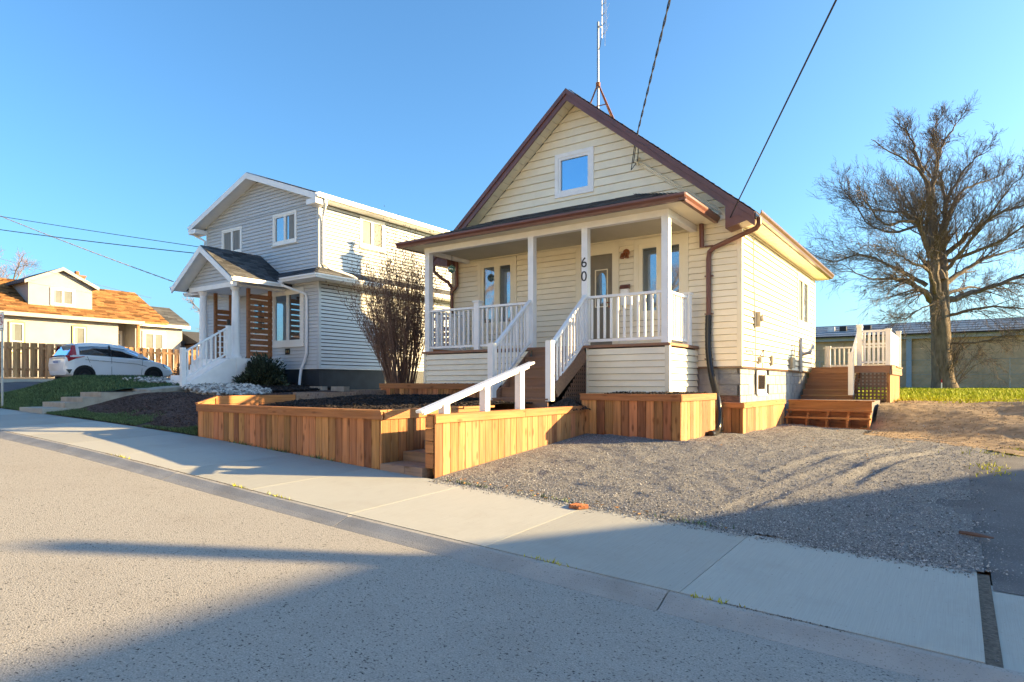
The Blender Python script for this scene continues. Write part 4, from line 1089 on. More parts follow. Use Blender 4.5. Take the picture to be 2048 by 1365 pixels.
window(nh, TNX, 14.1, 15.2, 4.48, 5.48, trim=.07, lights=2, fm=WHITEV, gm=HAZYP, curtain={1: (.1, .7)}, sill=True)
mb = MB()
for a, b, c, d in ((nd[0], nd[0] + .1, nd[2], nd[3]), (nd[1] - .1, nd[1], nd[2], nd[3]), (nd[0] + .1, nd[1] - .1, nd[3] - .12, nd[3])): wbox(mb, TN, a, b, 0, .035, c, d)
q = mb.build("door", WHITE, nh)
mb = MB(); wbox(mb, TN, nd[0] + .1, nd[1] - .1, -.02, -.005, nd[2] + .02, nd[3] - .12); mb.build("door_leaf", WHITEV, q)
mb = MB(); wbox(mb, TN, nd[0] + .25, nd[1] - .25, -.004, .003, nd[2] + .9, nd[3] - .3); mb.build("door_glass", GLD, q)
# upper roof
mb = MB()
for s in (1, -1):
    ex = NRX + s * (NEX - NRX)
    mb.prism([(NRX, NY - .42, NRZ), (ex, NY - .42, NEZ), (ex, NY - .42, NEZ - .09), (NRX, NY - .42, NRZ - .10)], (0, NB - NY + .8, 0))
nr = mb.build("roof", SHIN, nh)
for s in (1, -1):
    ex = NRX + s * (NEX - NRX); L_ = math.hypot(NEX - NRX, NRZ - NEZ)
    shingles(nr, SHIN, (ex + s * .02, NY - .44, NEZ + .003), (0, 1, 0), ((NRX - ex) / L_, 0, (NRZ - NEZ) / L_), NB - NY + .84, L_, .145, .33)
    mb = MB(); rake(mb, NRX, NRZ - .015, ex, NEZ - .015, NY - .47, NY - .435, .19); mb.build("rake_board", WHITE, nh)
    mb = MB(); rake(mb, NRX, NRZ - .14, ex - s * .0, NEZ - .14, NY - .43, NY - .0, .015); mb.build("rake_soffit", WHITE, nh)
    mb = MB(); mb.box(min(ex, ex - s * .46), max(ex, ex - s * .46), NY - .46, NY - .03, NEZ - .30, NEZ - .145); mb.build("eave_return", WHITE, nh)
    mb = MB(); mb.box(min(ex, ex - s * .42), max(ex, ex - s * .42), NY - .03, NB + .3, NEZ - .13, NEZ - .115); mb.build("soffit", WHITE, nh)
    mb = MB(); gutter(mb, (ex + s * .003, NY - .45, NEZ - .12), (ex + s * .003, NB + .35, NEZ - .12), (s, 0, 0)); mb.build("gutter", WHITE, nh)
# pent roof between the storeys
PZ0, PZ1, PP_ = 3.24, 3.56, 0.48
mb = MB()
xo, yo = NX1 + PP_, NY - PP_; xl = NX0 - PP_
mb.add([(xl, yo, PZ0), (xo, yo, PZ0), (xo, NB, PZ0), (NX1, NY, PZ1), (NX0, NY, PZ1), (NX1, NB, PZ1), (xl, yo, PZ0 - .02), (xo, yo, PZ0 - .02), (xo, NB, PZ0 - .02), (NX1, NY, PZ0 - .02), (NX0, NY, PZ0 - .02), (NX1, NB, PZ0 - .02)],
       [(0, 1, 3, 4), (1, 2, 5, 3), (0, 4, 10, 6), (6, 10, 9, 7), (7, 9, 11, 8), (0, 6, 7, 1), (1, 7, 8, 2)])
pn = mb.build("pent_roof", SHIN, nh)
pl_ = math.hypot(PP_, PZ1 - PZ0)
shingles(pn, SHIN, (xl, yo - .01, PZ0 + .002), (1, 0, 0), (0, PP_ / pl_, (PZ1 - PZ0) / pl_), xo - xl, pl_, .145, .33, clip=lambda a, b: (PP_ * a / pl_, xo - xl - PP_ * a / pl_))
shingles(pn, SHIN, (xo + .01, yo, PZ0 + .002), (0, 1, 0), (-PP_ / pl_, 0, (PZ1 - PZ0) / pl_), NB - yo, pl_, .145, .33, clip=lambda a, b: (PP_ * a / pl_, 99))
mb = MB(); mb.box(xl, xo, yo, NY - .03, PZ0 - .10, PZ0 - .021); mb.box(NX1 + .03, xo, NY - .0301, NB, PZ0 - .10, PZ0 - .021); mb.build("pent_soffit", WHITE, nh)
mb = MB(); gutter(mb, (-17.1, yo - .003, PZ0 - .10), (xo + .1, yo - .003, PZ0 - .10), (0, -1, 0)); mb.build("gutter", WHITE, nh)
mb = MB(); gutter(mb, (xl - .1, yo - .003, PZ0 - .10), (-20.75, yo - .003, PZ0 - .10), (0, -1, 0)); mb.build("gutter", WHITE, nh)
mb = MB(); gutter(mb, (xo + .003, yo - .08, PZ0 - .10), (xo + .003, NB, PZ0 - .10), (1, 0, 0)); mb.build("gutter", WHITE, nh)
def nspout(pts, w=.042):
    mb = MB(); mb.tube(pts, w, 8); mb.build("downspout", WHITE, nh, True)
nspout([(-17.05, yo - .05, PZ0 - .08), (-17.05, yo - .04, PZ0 - .2), (-16.5, NY - .07, PZ0 - .46), (-16.44, NY - .07, PZ0 - .6), (-16.44, NY - .07, 0.95), (-16.52, NY - .09, .72), (-16.62, NY - .14, .45), (-16.62, NY - .18, .2), (-16.5, NY - .3, -.1), (-16.4, NY - .5, -.2)])
nspout([(NEX + .04, NY - .15, NEZ - .1), (NEX + .04, NY - .14, NEZ - .24), (NX1 + .12, NY + .07, NEZ - .52), (NX1 + .08, NY + .10, NEZ - .7), (NX1 + .08, NY + .10, PZ1 + .12), (NX1 + .14, NY + .3, PZ1 - .02), (NX1 + .36, NY + 1.0, PZ0 + .14), (NX1 + .46, NY + 1.1, PZ0 + .05)])
nspout([(NX0 - .4, NY - .3, NEZ - .12), (NX0 - .38, NY - .25, NEZ - .3), (NX0 - .08, NY - .05, NEZ - .5), (NX0 - .06, NY - .04, PZ1)])
# portico
QX0, QX1, QY = -20.62, -17.23, 10.45
QXM, QZ, QEZ = -18.93, 4.23, 3.10
QS = (QZ - QEZ) / (QX1 - QXM)
mb = MB()
for s in (1, -1):
    ex = QXM + s * (QX1 - QXM)
    mb.prism([(QXM, QY, QZ), (ex, QY, QEZ), (ex, QY, QEZ - .08), (QXM, QY, QZ - .09)], (0, NY - QY + .02, 0))
po = mb.build("portico_roof", SHIN, nh)
L_ = math.hypot(QX1 - QXM, QZ - QEZ)
shingles(po, SHIN, (QX1 + .02, QY - .02, QEZ + .003), (0, 1, 0), ((QXM - QX1) / L_, 0, (QZ - QEZ) / L_), NY - QY, L_, .145, .33)
shingles(po, SHIN, (QX0 - .02, QY - .02, QEZ + .003), (0, 1, 0), ((QXM - QX0) / L_, 0, (QZ - QEZ) / L_), NY - QY, L_, .145, .33)
for s in (1, -1):
    ex = QXM + s * (QX1 - QXM)
    mb = MB(); rake(mb, QXM, QZ - .01, ex, QEZ - .01, QY - .04, QY - .005, .19); mb.build("portico_rake", WHITE, nh)
    mb = MB(); rake(mb, QXM, QZ - .10, ex, QEZ - .10, QY - .003, QY + .42, .015); mb.build("portico_soffit", WHITE, nh)
    mb = MB(); gutter(mb, (ex + s * .003, QY - .03, QEZ - .10), (ex + s * .003, NY - .4, QEZ - .10), (s, 0, 0)); mb.build("portico_gutter", WHITE, nh)
TQ = seat('y', QY + .42, 1)
siding(nh, GREYV, TQ, 0, 0, 3.08, QZ - .2, .112, edge=lambda z: (QXM - (QZ - .14 - z) / QS, QXM + (QZ - .14 - z) / QS), joined=True)
mb = MB(); mb.prism([(QX0 + .1, QY + .43, 3.0), (QX1 - .1, QY + .43, 3.0), (QXM, QY + .43, QZ - .12)], (0, 1.5, 0)); mb.build("portico_gable", GREYV, nh)
mb = MB(); mb.box(QX0 + .35, QX1 - .35, QY + .36, QY + .56, 2.93, 3.075); mb.box(QX1 - .55, QX1 - .35, QY + .561, NY - .03, 2.93, 3.075); mb.box(QX0 + .35, QX0 + .55, QY + .561, NY - .03, 2.93, 3.075); mb.build("portico_beam", WHITE, nh)
mb = MB(); mb.box(QX0 + .55, QX1 - .55, QY + .561, NY - .03, 2.98, 3.0); mb.build("portico_ceiling", WHITE, nh)
mb = MB(); mb.lathe((-18.55, 11.3, 2.88), [(.09, .1), (.1, .03), (.06, 0)], 12); mb.build("porch_light", COPPER, nh, True)
for x in (-17.93, -19.74):
    mb = MB(); mb.lathe((x, 10.98, .77), [(.17, 0), (.17, .06), (.15, .08), (.135, .12), (.125, .16), (.12, .6), (.105, 2.0), (.10, 2.04), (.12, 2.06), (.125, 2.09), (.15, 2.12), (.15, 2.16)], 18); mb.build("column", WHITE, nh, True)
mb = MB(); mb.box(-20.1, -17.65, 10.85, NY - .03, -.6, .77); mb.build("porch_slab", WHITE, nh)
for k, (y, z) in enumerate(((10.55, .60), (10.25, .43), (9.95, .26), (9.65, .10))):
    mb = MB(); mb.box(-19.75, -17.76, y, 10.849, -.6 + k * .002, z); mb.build("porch_step", WHITE, nh)
mb = MB(); mb.prism([(-17.755, 9.35, -.3), (-17.755, 10.84, -.3), (-17.755, 10.84, .76), (-17.755, 10.6, .74), (-17.755, 9.35, .0)], (.10, 0, 0)); mb.build("step_cheek", WHITE, nh)
for (y, z0, z1) in ((9.33, -.15, 1.02), (10.70, .77, 1.74)):
    mb = MB(); mb.box(-17.90, -17.78, y - .06, y + .06, z0, z1); n_ = mb.build("newel_post", WHITE, nh)
    c = MB(); c.lathe((-17.84, y, z1 + .001), [(.07, 0), (.07, .03), (.045, .04), (.06, .15), (.03, .18)], 8); c.build("lamp_cap", BLACKM, n_)
railing(nh, (-17.84, 9.39, .05), (-17.84, 10.64, .80), .86, .1, 9, bal=.04)
def screen(x, y0, y1, ztop):
    sc = MB(); sc.box(x - .045, x + .045, y0, y0 + .09, .771, 2.95); s_ = sc.build("slat_screen", ORANGEW, nh)
    q = MB(); q.box(x - .045, x + .045, y1 - .09, y1, .771, 2.95); q.build("screen_post", ORANGEW, s_)
    z = .86
    while z < ztop:
        piece("slat", (.025, y1 - y0 - .004, .135), (x + .06, (y0 + y1) / 2, z + .07), ORANGEW, s_); z += .178
screen(-17.93, 11.36, 12.2, 2.75); screen(-19.8, 11.38, 12.0, 2.45)
mb = MB(); wbox(mb, TN, -17.57, -17.34, .022, .04, .93, 1.12); npl = mb.build("number_plaque", BLACKM, nh)
for dx, m_, ch_ in ((-.055, YEL, "8"), (0, REDINK, "1"), (.055, YEL, "8")):
    text_obj(ch_, .11, (-17.455 + dx, NY - .043, 1.025), (math.radians(90), 0, 0), m_, "plaque_number", npl)
mb = MB(); wbox(mb, TN, -18.42, -18.36, .02, .1, 1.85, 2.05); mb.build("wall_lamp", BLACKM, nh)

# yard pieces between the two houses
for k in range(2):
    mb = MB(); x = -15.75 + k * 1.25 - 0.0
    b_ = piece("concrete_block", (.55, .2, .14), (-15.2 + k * .95, 11.9 - .0, float(G(-15.2, 11.9)) + .06), OLDC, None)
    tag(b_, ("left" if k == 0 else "right") + " of two loose concrete blocks lying in front of the dark foundation", "block", "loose concrete blocks")
gt = thing("slat_gate", "brown horizontal slat privacy gate in the gap between the two houses", "gate", (-12.2, 15.2, -.2))
for x in (-13.9, -12.5, -11.0):
    piece("gate_post", (.1, .1, 2.3), (x, 15.2, .95), ORANGEW, gt)
z = -.1
while z < 1.75:
    piece("slat", (2.95, .03, .13), (-12.45, 15.13, z), ORANGEW, gt); z += .165
piece("top_rail", (3.0, .1, .1), (-12.45, 15.2, 2.06), ORANGEW, gt)

# concrete entry steps and path of the grey house
cs = thing("concrete_steps", "four worn concrete steps leading from the sidewalk up the lawn", "steps", (-17.2, 6.0, -.6))
for k, (y0, y1, z, x0) in enumerate(((5.56, 6.02, -.545, -17.95), (6.0, 6.38, -.43, -17.9), (6.36, 6.78, -.32, -17.85), (6.76, 8.0, -.205, -17.8))):
    mb = MB(); mb.box(x0, -16.58 - .02 * k, y0, y1, z - .25 - .05 * k, z); mb.build("step", OLDC if k else CONC, cs)
mb = MB(); mb.box(-17.3, -16.7, 6.95, 7.5, -.204, -.19); dm = mb.build("doormat", RUBBER, None); tag(dm, "dark rubber mat lying on the top concrete step", "doormat")
mb = MB(); mb.prism([(-19.9, 9.35, -.02), (-17.75, 9.35, -.06), (-16.9, 8.02, -.16), (-17.9, 8.02, -.13), (-19.2, 8.35, -.03)], (0, 0, -.16)); pth = mb.build("path", OLDC, None); structure(pth)

def bush(name, label, cat, c, rx_, ry_, rz_, n, m, size, group=None):
    t = thing(name, label, cat, c)
    mb = MB()
    for i in range(14):
        a = random.uniform(0, 6.28); e = random.uniform(.3, 1.0)
        mb.tube([c, (c[0] + rx_ * .4 * math.cos(a) * e, c[1] + ry_ * .4 * math.sin(a) * e, c[2] + rz_ * .6), (c[0] + rx_ * .85 * math.cos(a) * e, c[1] + ry_ * .85 * math.sin(a) * e, c[2] + rz_ * (1.15 - .5 * e))], [.014, .009, .003], 4)
    mb.build("branches", TWIG, t)
    a = rng.uniform(0, 6.283, n); u = rng.uniform(-.15, 1, n); r = rng.uniform(.35, 1, n) ** .5
    lump = 1 + .22 * np.sin(a * 3 + 1) * np.cos(u * 5) + .12 * np.sin(a * 7 + u * 9)
    rr = np.sqrt(np.clip(1 - u ** 2, 0, 1)) * r * lump
    P = np.stack([c[0] + rx_ * rr * np.cos(a), c[1] + ry_ * rr * np.sin(a), c[2] + .08 + rz_ * np.clip(u, 0, 1) * r * lump], -1)
    d = P - np.array([c[0], c[1], c[2] - .2]); d /= np.linalg.norm(d, axis=1)[:, None]; d += rng.normal(0, .5, d.shape)
    d /= np.linalg.norm(d, axis=1)[:, None]
    s = np.cross(d, rng.normal(0, 1, d.shape)); s /= np.linalg.norm(s, axis=1)[:, None]
    L_ = size * rng.uniform(.6, 1.4, n)[:, None]
    v = np.stack([P, P + d * L_ * .5 + s * L_ * .16, P + d * L_, P + d * L_ * .5 - s * L_ * .16], 1).reshape(-1, 3)
    o = nmesh("foliage", v - np.array(c), np.arange(4 * n).reshape(-1, 4), m, t, "stuff", rng.uniform(0, 1, n))
    return t
bush("evergreen_shrub", "dark evergreen shrub against the white portico base", "shrub", (-17.35, 11.45, -.12), .78, .6, .80, 5200, EVERG, .13)
bush("dry_shrub", "low brown dried shrub in front of the white car's bonnet", "shrub", (-20.3, 10.7, .02), .42, .4, .55, 1500, SEED, .08)

# tall bare lilac between the houses
li = thing("bare_shrub", "tall bare lilac shrub with many upright stems beside the porch", "shrub", (-11.25, 11.3, -.15))
mb = MB(); sd = MB()
def stem(p, d, L_, r, lev):
    pts = [Vector(p)]; rs = [r]; d = Vector(d).normalized(); n_ = 7 if lev == 0 else 4
    for i in range(n_):
        d = (d + Vector((random.gauss(0, .05), random.gauss(0, .05), .045 if lev else .03))).normalized()
        pts.append(pts[-1] + d * L_ / n_); rs.append(r * (1 - .82 * (i + 1) / n_))
    mb.tube(pts, rs, 4 if lev == 0 else 3, False)
    if lev < 2:
        for k in range(12 if lev == 0 else 4):
            f = random.uniform(.30 if lev == 0 else .25, .97); j = f * n_; i = min(int(j), n_ - 1)
            q = pts[i].lerp(pts[i + 1], j - i)
            dd = (d + Vector((random.gauss(0, .30), random.gauss(0, .30), random.uniform(-.05, .35)))).normalized()
            stem(q, dd, L_ * random.uniform(.10, .26) if lev == 0 else L_ * random.uniform(.25, .5), r * (1 - .82 * f) * .6, lev + 1)
    if lev == 2 or random.random() < .7:
        for k in range(random.randint(0, 2)):
            t_ = pts[-1] + Vector((random.gauss(0, .012), random.gauss(0, .012), random.gauss(0, .015)))
            sd.tube([t_, t_ + Vector((random.gauss(0, .01), random.gauss(0, .01), .035))], [.008, .003], 3)
for i in range(165):
    a = random.uniform(0, 6.283); e = random.random() ** .6
    b0 = Vector((-11.25 + .34 * e * math.cos(a), 11.3 + .3 * e * math.sin(a), -.15))
    L_ = random.uniform(2.4, 3.75) * (1 - .12 * e)
    stem(b0, (math.cos(a) * e * .30 - .05, math.sin(a) * e * .28, 1), L_, random.uniform(.008, .017), 0)
for i in range(16):
    a = random.uniform(2.6, 3.9); b0 = Vector((-11.5, 11.3, -.15))
    stem(b0, (math.cos(a) * random.uniform(.35, .75), math.sin(a) * .3, 1), random.uniform(1.5, 2.9), .014, 0)
mb.build("stems", TWIG, li); sd.build("seed_heads", SEED, li, kind="stuff")

# ------------------------------------------------------------------ stucco bungalow across the side drive
bw = thing("stucco_bungalow", "cream stucco bungalow with orange shingle roof and front dormer behind the fence", "house", (-40, 14, .4))
WX = -40.0; TB = seat('x', WX + .034, 1)
mb = MB(); mb.box(WX - 8, WX, 3.0, 17.15, -.2, 3.72); mb.box(WX - 8, WX - 1.4, 17.151, 18.1, -.2, 3.7); mb.box(WX - 8, WX - .05, 18.101, 20.9, -.2, 3.72); mb.build("wall", STUC, bw)
BRX, BRZ, BEZ = -44.0, 5.95, 3.72
mb = MB(); mb.prism([(WX + .45, 2.6, BEZ), (BRX, 2.6, BRZ), (2 * BRX - WX - .45, 2.6, BEZ), (2 * BRX - WX - .45, 2.6, BEZ - .12), (BRX, 2.6, BRZ - .14), (WX + .45, 2.6, BEZ - .12)], (0, 17.2, 0))
br = mb.build("roof", SHINO, bw)
mb = MB(); mb.prism([(WX + .3, 19.8, BEZ - .02), (BRX, 19.8, BRZ), (BRX, 19.8, BRZ - .14), (WX + .3, 19.8, BEZ - .14)], (0, .001, 0))
L_ = math.hypot(WX + .45 - BRX, BRZ - BEZ)
shingles(br, SHINO, (WX + .47, 2.58, BEZ + .004), (0, 1, 0), ((BRX - WX - .45) / L_, 0, (BRZ - BEZ) / L_), 17.24, L_, .2, .5, thick=.045)
mb = MB(); mb.box(WX + .452, WX + .49, 2.6, 18.4, BEZ - .22, BEZ - .02); mb.box(WX + .002, WX + .45, 2.6, 18.4, BEZ - .20, BEZ - .121); mb.build("fascia", STUC, bw)
mb = MB(); mb.prism([(WX + .35, 18.2, 3.74), (WX - 2.2, 18.2, 4.95), (WX - 2.2, 18.2, 3.6), (WX + .35, 18.2, 3.6)], (0, 2.95, 0)); wr = mb.build("wing_roof", SHIN, bw)
L2 = math.hypot(2.55, 1.21)
shingles(wr, SHIN, (WX + .37, 18.19, 3.745), (0, 1, 0), (-2.55 / L2, 0, 1.21 / L2), 2.97, L2 * .995, .17, .4, thick=.02)
mb = MB(); mb.box(WX + .30, WX + .38, 18.15, 21.2, 3.45, 3.62); mb.build("wing_fascia", WHITEV, bw)
# dormer
DX = WX - .55
mb = MB(); mb.prism([(DX, 12.95, 4.0), (DX, 16.0, 4.0), (DX, 16.0, 5.52), (DX, 14.48, 6.28), (DX, 12.95, 5.52)], (-4.2, 0, 0)); dm_ = mb.build("dormer", STUC, bw)
for s in (1, -1):
    ye = 14.48 + s * 1.78
    q = MB(); q.prism([(DX + .25, 14.48, 6.42), (DX + .25, ye, 5.53), (DX + .25, ye, 5.40), (DX + .25, 14.48, 6.29)], (-4.4, 0, 0)); q.build("dormer_roof", SHIN, dm_)
    q = MB(); q.prism([(DX + .28, 14.48, 6.41), (DX + .28, ye, 5.52), (DX + .28, ye, 5.34), (DX + .28, 14.48, 6.23)], (-.03, 0, 0)); q.build("dormer_rake", STUC, dm_)
window(bw, seat('x', DX + .034, 1), 13.95, 15.12, 4.3, 5.28, trim=.09, lights=2, fm=WHITEV, gm=HAZYP, curtain={0: (0, .3)})
for y0, y1 in ((11.92, 12.62), (14.78, 15.5)):
    w_ = window(bw, TB, y0, y1, 1.6, 3.22, trim=.07, lights=1, fm=WHITEV, tm=YEL, gm=HAZYP, hbar=.36, curtain={0: (.05, .3)}, proud=.04)
    q = MB(); q.prism([TB(y0, .0, 3.22), TB(y1, .0, 3.22), TB((y0 + y1) / 2, .0, 3.33)], (.05, 0, 0)); q.build("arch_head", YEL, w_)
window(bw, seat('x', WX - .05 + .034, 1), 18.5, 19.85, 1.5, 3.2, trim=.13, lights=2, fm=WHITEV, gm=HAZYP, hbar=.35, curtain=None)
mb = MB(); wbox(mb, seat('x', WX - 1.4, 1), 17.25, 17.95, 0, .05, .9, 3.2); q = mb.build("door", WHITE, bw)
mb = MB(); wbox(mb, seat('x', WX - 1.4, 1), 17.4, 17.8, .051, .06, 2.4, 3.0); mb.build("door_glass", GLS, q)
mb = MB(); mb.box(WX + .2, WX + .34, 18.05, 18.19, .2, 3.6); mb.build("porch_post", ORANGEW, bw)
mb = MB(); mb.box(BRX - .9, BRX - .3, 16.4, 17.1, 5.2, 6.6); mb.box(BRX - .95, BRX - .25, 16.35, 17.15, 6.601, 6.7); c_ = mb.build("chimney", BRICK, bw)
mb = MB(); mb.lathe((BRX - .6, 16.75, 6.7), [(.14, 0), (.12, .25)], 10); mb.build("flue", RUST, c_)
ga = thing("garage", "low grey roofed garage with dark doorway behind the white steps", "garage", (-38.8, 23, .4))
mb = MB(); mb.box(-43, -39.2, 21.6, 26.5, -.2, 2.5); mb.build("wall", TAN, ga)
mb = MB(); mb.prism([(-38.7, 21.2, 2.55), (-41, 21.2, 3.4), (-43.4, 21.2, 2.55)], (0, 5.6, 0)); mb.build("roof", SHIN, ga)
mb = MB(); mb.box(-38.73, -38.66, 21.2, 26.8, 2.36, 2.56); mb.build("fascia", WHITEV, ga)
mb = MB(); mb.box(-39.2, -39.16, 21.9, 23.4, .2, 2.2); mb.build("doorway", GLD, ga)

# shadowbox fence along the far side of the drive
fe = thing("board_fence", "brown shadowbox board fence behind the white car", "fence", (-33, 11, .2))
y = 4.0; k = 0
while y < 18.2:
    zb = .26 if y > 8 else .2
    piece("board", (.02, .142, 1.5), (-33.0 + (0.05 if k % 2 else -.05), y, zb + .77 + random.uniform(-.01, .01)), OLDF, fe); y += .155; k += 1
for z in (.62, 1.55):
    for y0 in np.arange(4, 18, 2.4):
        piece("fence_rail", (.06, 2.39, .09), (-33.0, y0 + 1.2, z), OLDF, fe)
for y0 in np.arange(4, 18.5, 2.4):
    piece("fence_post", (.09, .09, 1.7), (-33.0, y0, .9), OLDF, fe)
mb = MB(); mb.box(-33.1, -32.75, 3.0, 19.0, -.3, .2); o = mb.build("kerb_wall", CONC, None); structure(o)

# ------------------------------------------------------------------ white hatchback
def hatch():
    t = thing("parked_car", "white hatchback parked beside the lawn with red tail light towards us", "car", (-26.85, 11.3, .02))
    # local: x = along car (rear 0 .. front L), y = half width, z up; world Y = 9.42 + x*K, world X = -26.85 + y
    L0, W, zg = 3.9, .84, .02
    def Wd(x, y, z): return (-26.85 + y, 9.42 + x, zg + z)
    # stations: x, sill z, belt z, half width at sill, at belt, roof z, half width at roof
    def lerp(tab, x): return [float(np.interp(x, [r[0] for r in tab], [r[i] for r in tab])) for i in range(1, len(tab[0]))]
    body = [(0, .42, .70, .66, .70), (.05, .30, .92, .74, .76), (.25, .24, 1.02, .81, .80), (.7, .22, 1.02, .84, .82), (1.5, .20, .985, .84, .825), (2.4, .20, .93, .84, .82), (2.9, .2, .885, .84, .80), (3.4, .22, .78, .82, .76), (3.7, .26, .66, .76, .68), (3.86, .32, .55, .62, .56), (3.9, .40, .50, .5, .48)]
    xs = np.array(sorted(set(list(np.linspace(0, 3.9, 34)) + [r[0] for r in body])))
    ring = []
    for x in xs:
        zs_, zb, ws, wb = lerp(body, x)
        pts = []
        for s, seq in ((1, 1), (-1, -1)):
            half = [(ws - .08, zs_), (ws, zs_ + .06), (ws + .015, zs_ + (zb - zs_) * .30), (ws + .005, zs_ + (zb - zs_) * .36), (ws + .022, zs_ + (zb - zs_) * .62), (wb + .012, zs_ + (zb - zs_) * .82), (wb, zb - .01), (wb - .05, zb + .012), (wb * .5, zb + .03)]
            pts += [(s * y_, z_) for y_, z_ in (half if s == 1 else half[::-1])]
        ring.append([Wd(x, y_, z_) for y_, z_ in pts])
    mb = MB(); n = len(ring[0]); vs = [p for r in ring for p in r]; fs = []
    for i in range(len(ring) - 1):
        for k in range(n):
            fs.append((i * n + k, i * n + (k + 1) % n, (i + 1) * n + (k + 1) % n, (i + 1) * n + k))
    fs.append(tuple(range(n - 1, -1, -1))); fs.append(tuple(range((len(ring) - 1) * n, len(ring) * n)))
    mb.add(vs, fs); body_o = mb.build("body", CARW, t, True)
    # cabin: glass band, then roof
    roof = [(.10, 1.00, 1.02, .70, .68), (.30, 1.02, 1.36, .755, .60), (.42, 1.02, 1.44, .77, .61), (.9, 1.01, 1.50, .785, .62), (1.5, .99, 1.505, .79, .62), (2.0, .965, 1.44, .785, .61), (2.5, .935, 1.24, .77, .58), (2.9, .90, 1.02, .75, .56), (3.1, .87, .885, .72, .56)]
    xr = np.array(sorted(set(list(np.linspace(.10, 3.1, 26)) + [r[0] for r in roof])))
    def cab(inset, zcut=0.0):
        rr = []
        for x in xr:
            zb, zr, wb, wr_ = lerp(roof, x)
            half = [(wb - inset, zb - .02), (wb - inset - .02, zb + (zr - zb) * .3), (wr_ + (wb - wr_) * .25 - inset, zb + (zr - zb) * .72), (wr_ - .02 - inset, zb + (zr - zb) * .93), (wr_ * .8 - inset, zr - inset), (wr_ * .3, zr + .015 - inset)]
            rr.append([Wd(x, y_, z_) for y_, z_ in half + [(-a, b) for a, b in half[::-1]]])
        return rr
    rr = cab(.012); mb = MB(); n = len(rr[0]); vs = [p for r in rr for p in r]; fs = []
    for i in range(len(rr) - 1):
        for k in range(n - 1): fs.append((i * n + k, i * n + k + 1, (i + 1) * n + k + 1, (i + 1) * n + k))
    mb.add(vs, fs); mb.build("window_glass", GLD, t, True)
    rr = cab(0); mb = MB(); vs = [p for r in rr for p in r]; fs = []
    for i in range(len(rr) - 1):
        x = (xr[i] + xr[i + 1]) / 2
        for k in range(n - 1):
            if k in (3, 4, 5, 6, 7) and .36 < x < 2.02 or k in (2, 8, 3, 7) and (x < 2.9) and (x > .3) or (k in (0, 1, 9, 10) and (.30 < x < .50)):
                fs.append((i * n + k, i * n + k + 1, (i + 1) * n + k + 1, (i + 1) * n + k))
    mb.add(vs, fs); mb.build("roof", CARW, t, True)
    mb = MB()
    for s in (1, -1):
        mb.beam(Wd(1.52, s * .800, .98), Wd(1.48, s * .655, 1.42), .05, .012, (1, 0, 0)); 
    mb.build("door_pillar", BLACKM, t)
    mb = MB(); mb.hexa([Wd(.34, -.6, 1.42), Wd(.34, .6, 1.42), Wd(.12, .57, 1.40), Wd(.12, -.57, 1.40), Wd(.36, -.6, 1.46), Wd(.36, .6, 1.46), Wd(.10, .56, 1.425), Wd(.10, -.56, 1.425)]); mb.build("spoiler", CARW, t)
    for s in (1, -1):
        mb = MB()
        mb.hexa([Wd(.36, s * .775, 1.0), Wd(.07, s * .70, .86), Wd(.10, s * .80, .78), Wd(.34, s * .835, .90), Wd(.38, s * .70, 1.07), Wd(.06, s * .64, 1.0), Wd(.07, s * .80, .93), Wd(.62, s * .832, .97)])
        mb.hexa([Wd(.14, s * .70, 1.0), Wd(.20, s * .78, 1.0), Wd(.36, s * .79, 1.02), Wd(.30, s * .76, 1.02), Wd(.27, s * .60, 1.38), Wd(.29, s * .64, 1.38), Wd(.36, s * .645, 1.38), Wd(.34, s * .62, 1.38)])
        mb.build("tail_light", TAIL, t)
        mb = MB(); mb.hexa([Wd(3.45, s * .66, .62), Wd(3.45, s * .83, .66), Wd(3.80, s * .66, .52), Wd(3.80, s * .54, .50), Wd(3.42, s * .62, .76), Wd(3.42, s * .80, .78), Wd(3.74, s * .68, .64), Wd(3.74, s * .52, .62)]); mb.build("headlight", GLS, t)
        mb = MB(); mb.box(*sorted((-26.85 + s * .86, -26.85 + s * 1.0)), 9.42 + 2.42, 9.42 + 2.56, zg + .98, zg + 1.12); mb.build("wing_mirror", CARW, t)
        mb = MB(); mb.prism([Wd(.12, s * .835, .34), Wd(.20, s * .848, .50), Wd(.02, s * .80, .50)], (s * .01, 0, 0)); mb.build("bumper_vent", BLACKP, t)
        for xw in (.60, 3.02):
            mb = MB(); mb.lathe(Wd(xw, s * .70, .30), [(.36, 0), (.36, s * .162), (.30, s * .166)], 24, 'x'); mb.build("wheel_arch", BLACKP, t)
            mb = MB(); mb.lathe(Wd(xw, s * .68, .295), [(.24, 0), (.295, .0), (.295, s * .17), (.27, s * .195), (.20, s * .197)], 24, 'x'); wh = mb.build("wheel", RUBBER, t, True)
            mb = MB(); mb.lathe(Wd(xw, s * .875, .295), [(.20, 0), (.19, s * .012), (.10, s * .0), (.05, s * .014)], 20, 'x'); mb.build("rim", BLACKM, wh)
    mb = MB(); mb.box(-26.85 - .26, -26.85 + .26, 9.42 - .012, 9.42 + .03, zg + .70, zg + .84)
    p_ = mb.build("licence_plate", PLATEW, t)
    mb = MB()
    for k in range(6): mb.box(-26.85 - .2 + k * .07, -26.85 - .16 + k * .07, 9.42 - .016, 9.42 - .0125, zg + .73, zg + .81)
    mb.build("plate_characters", BLUEINK, p_)
    mb = MB(); mb.box(-26.85 - .64, -26.85 + .64, 9.42 + .01, 9.42 + .06, zg + .90, zg + .93); mb.build("hatch_trim", ALU, t)
    mb = MB()
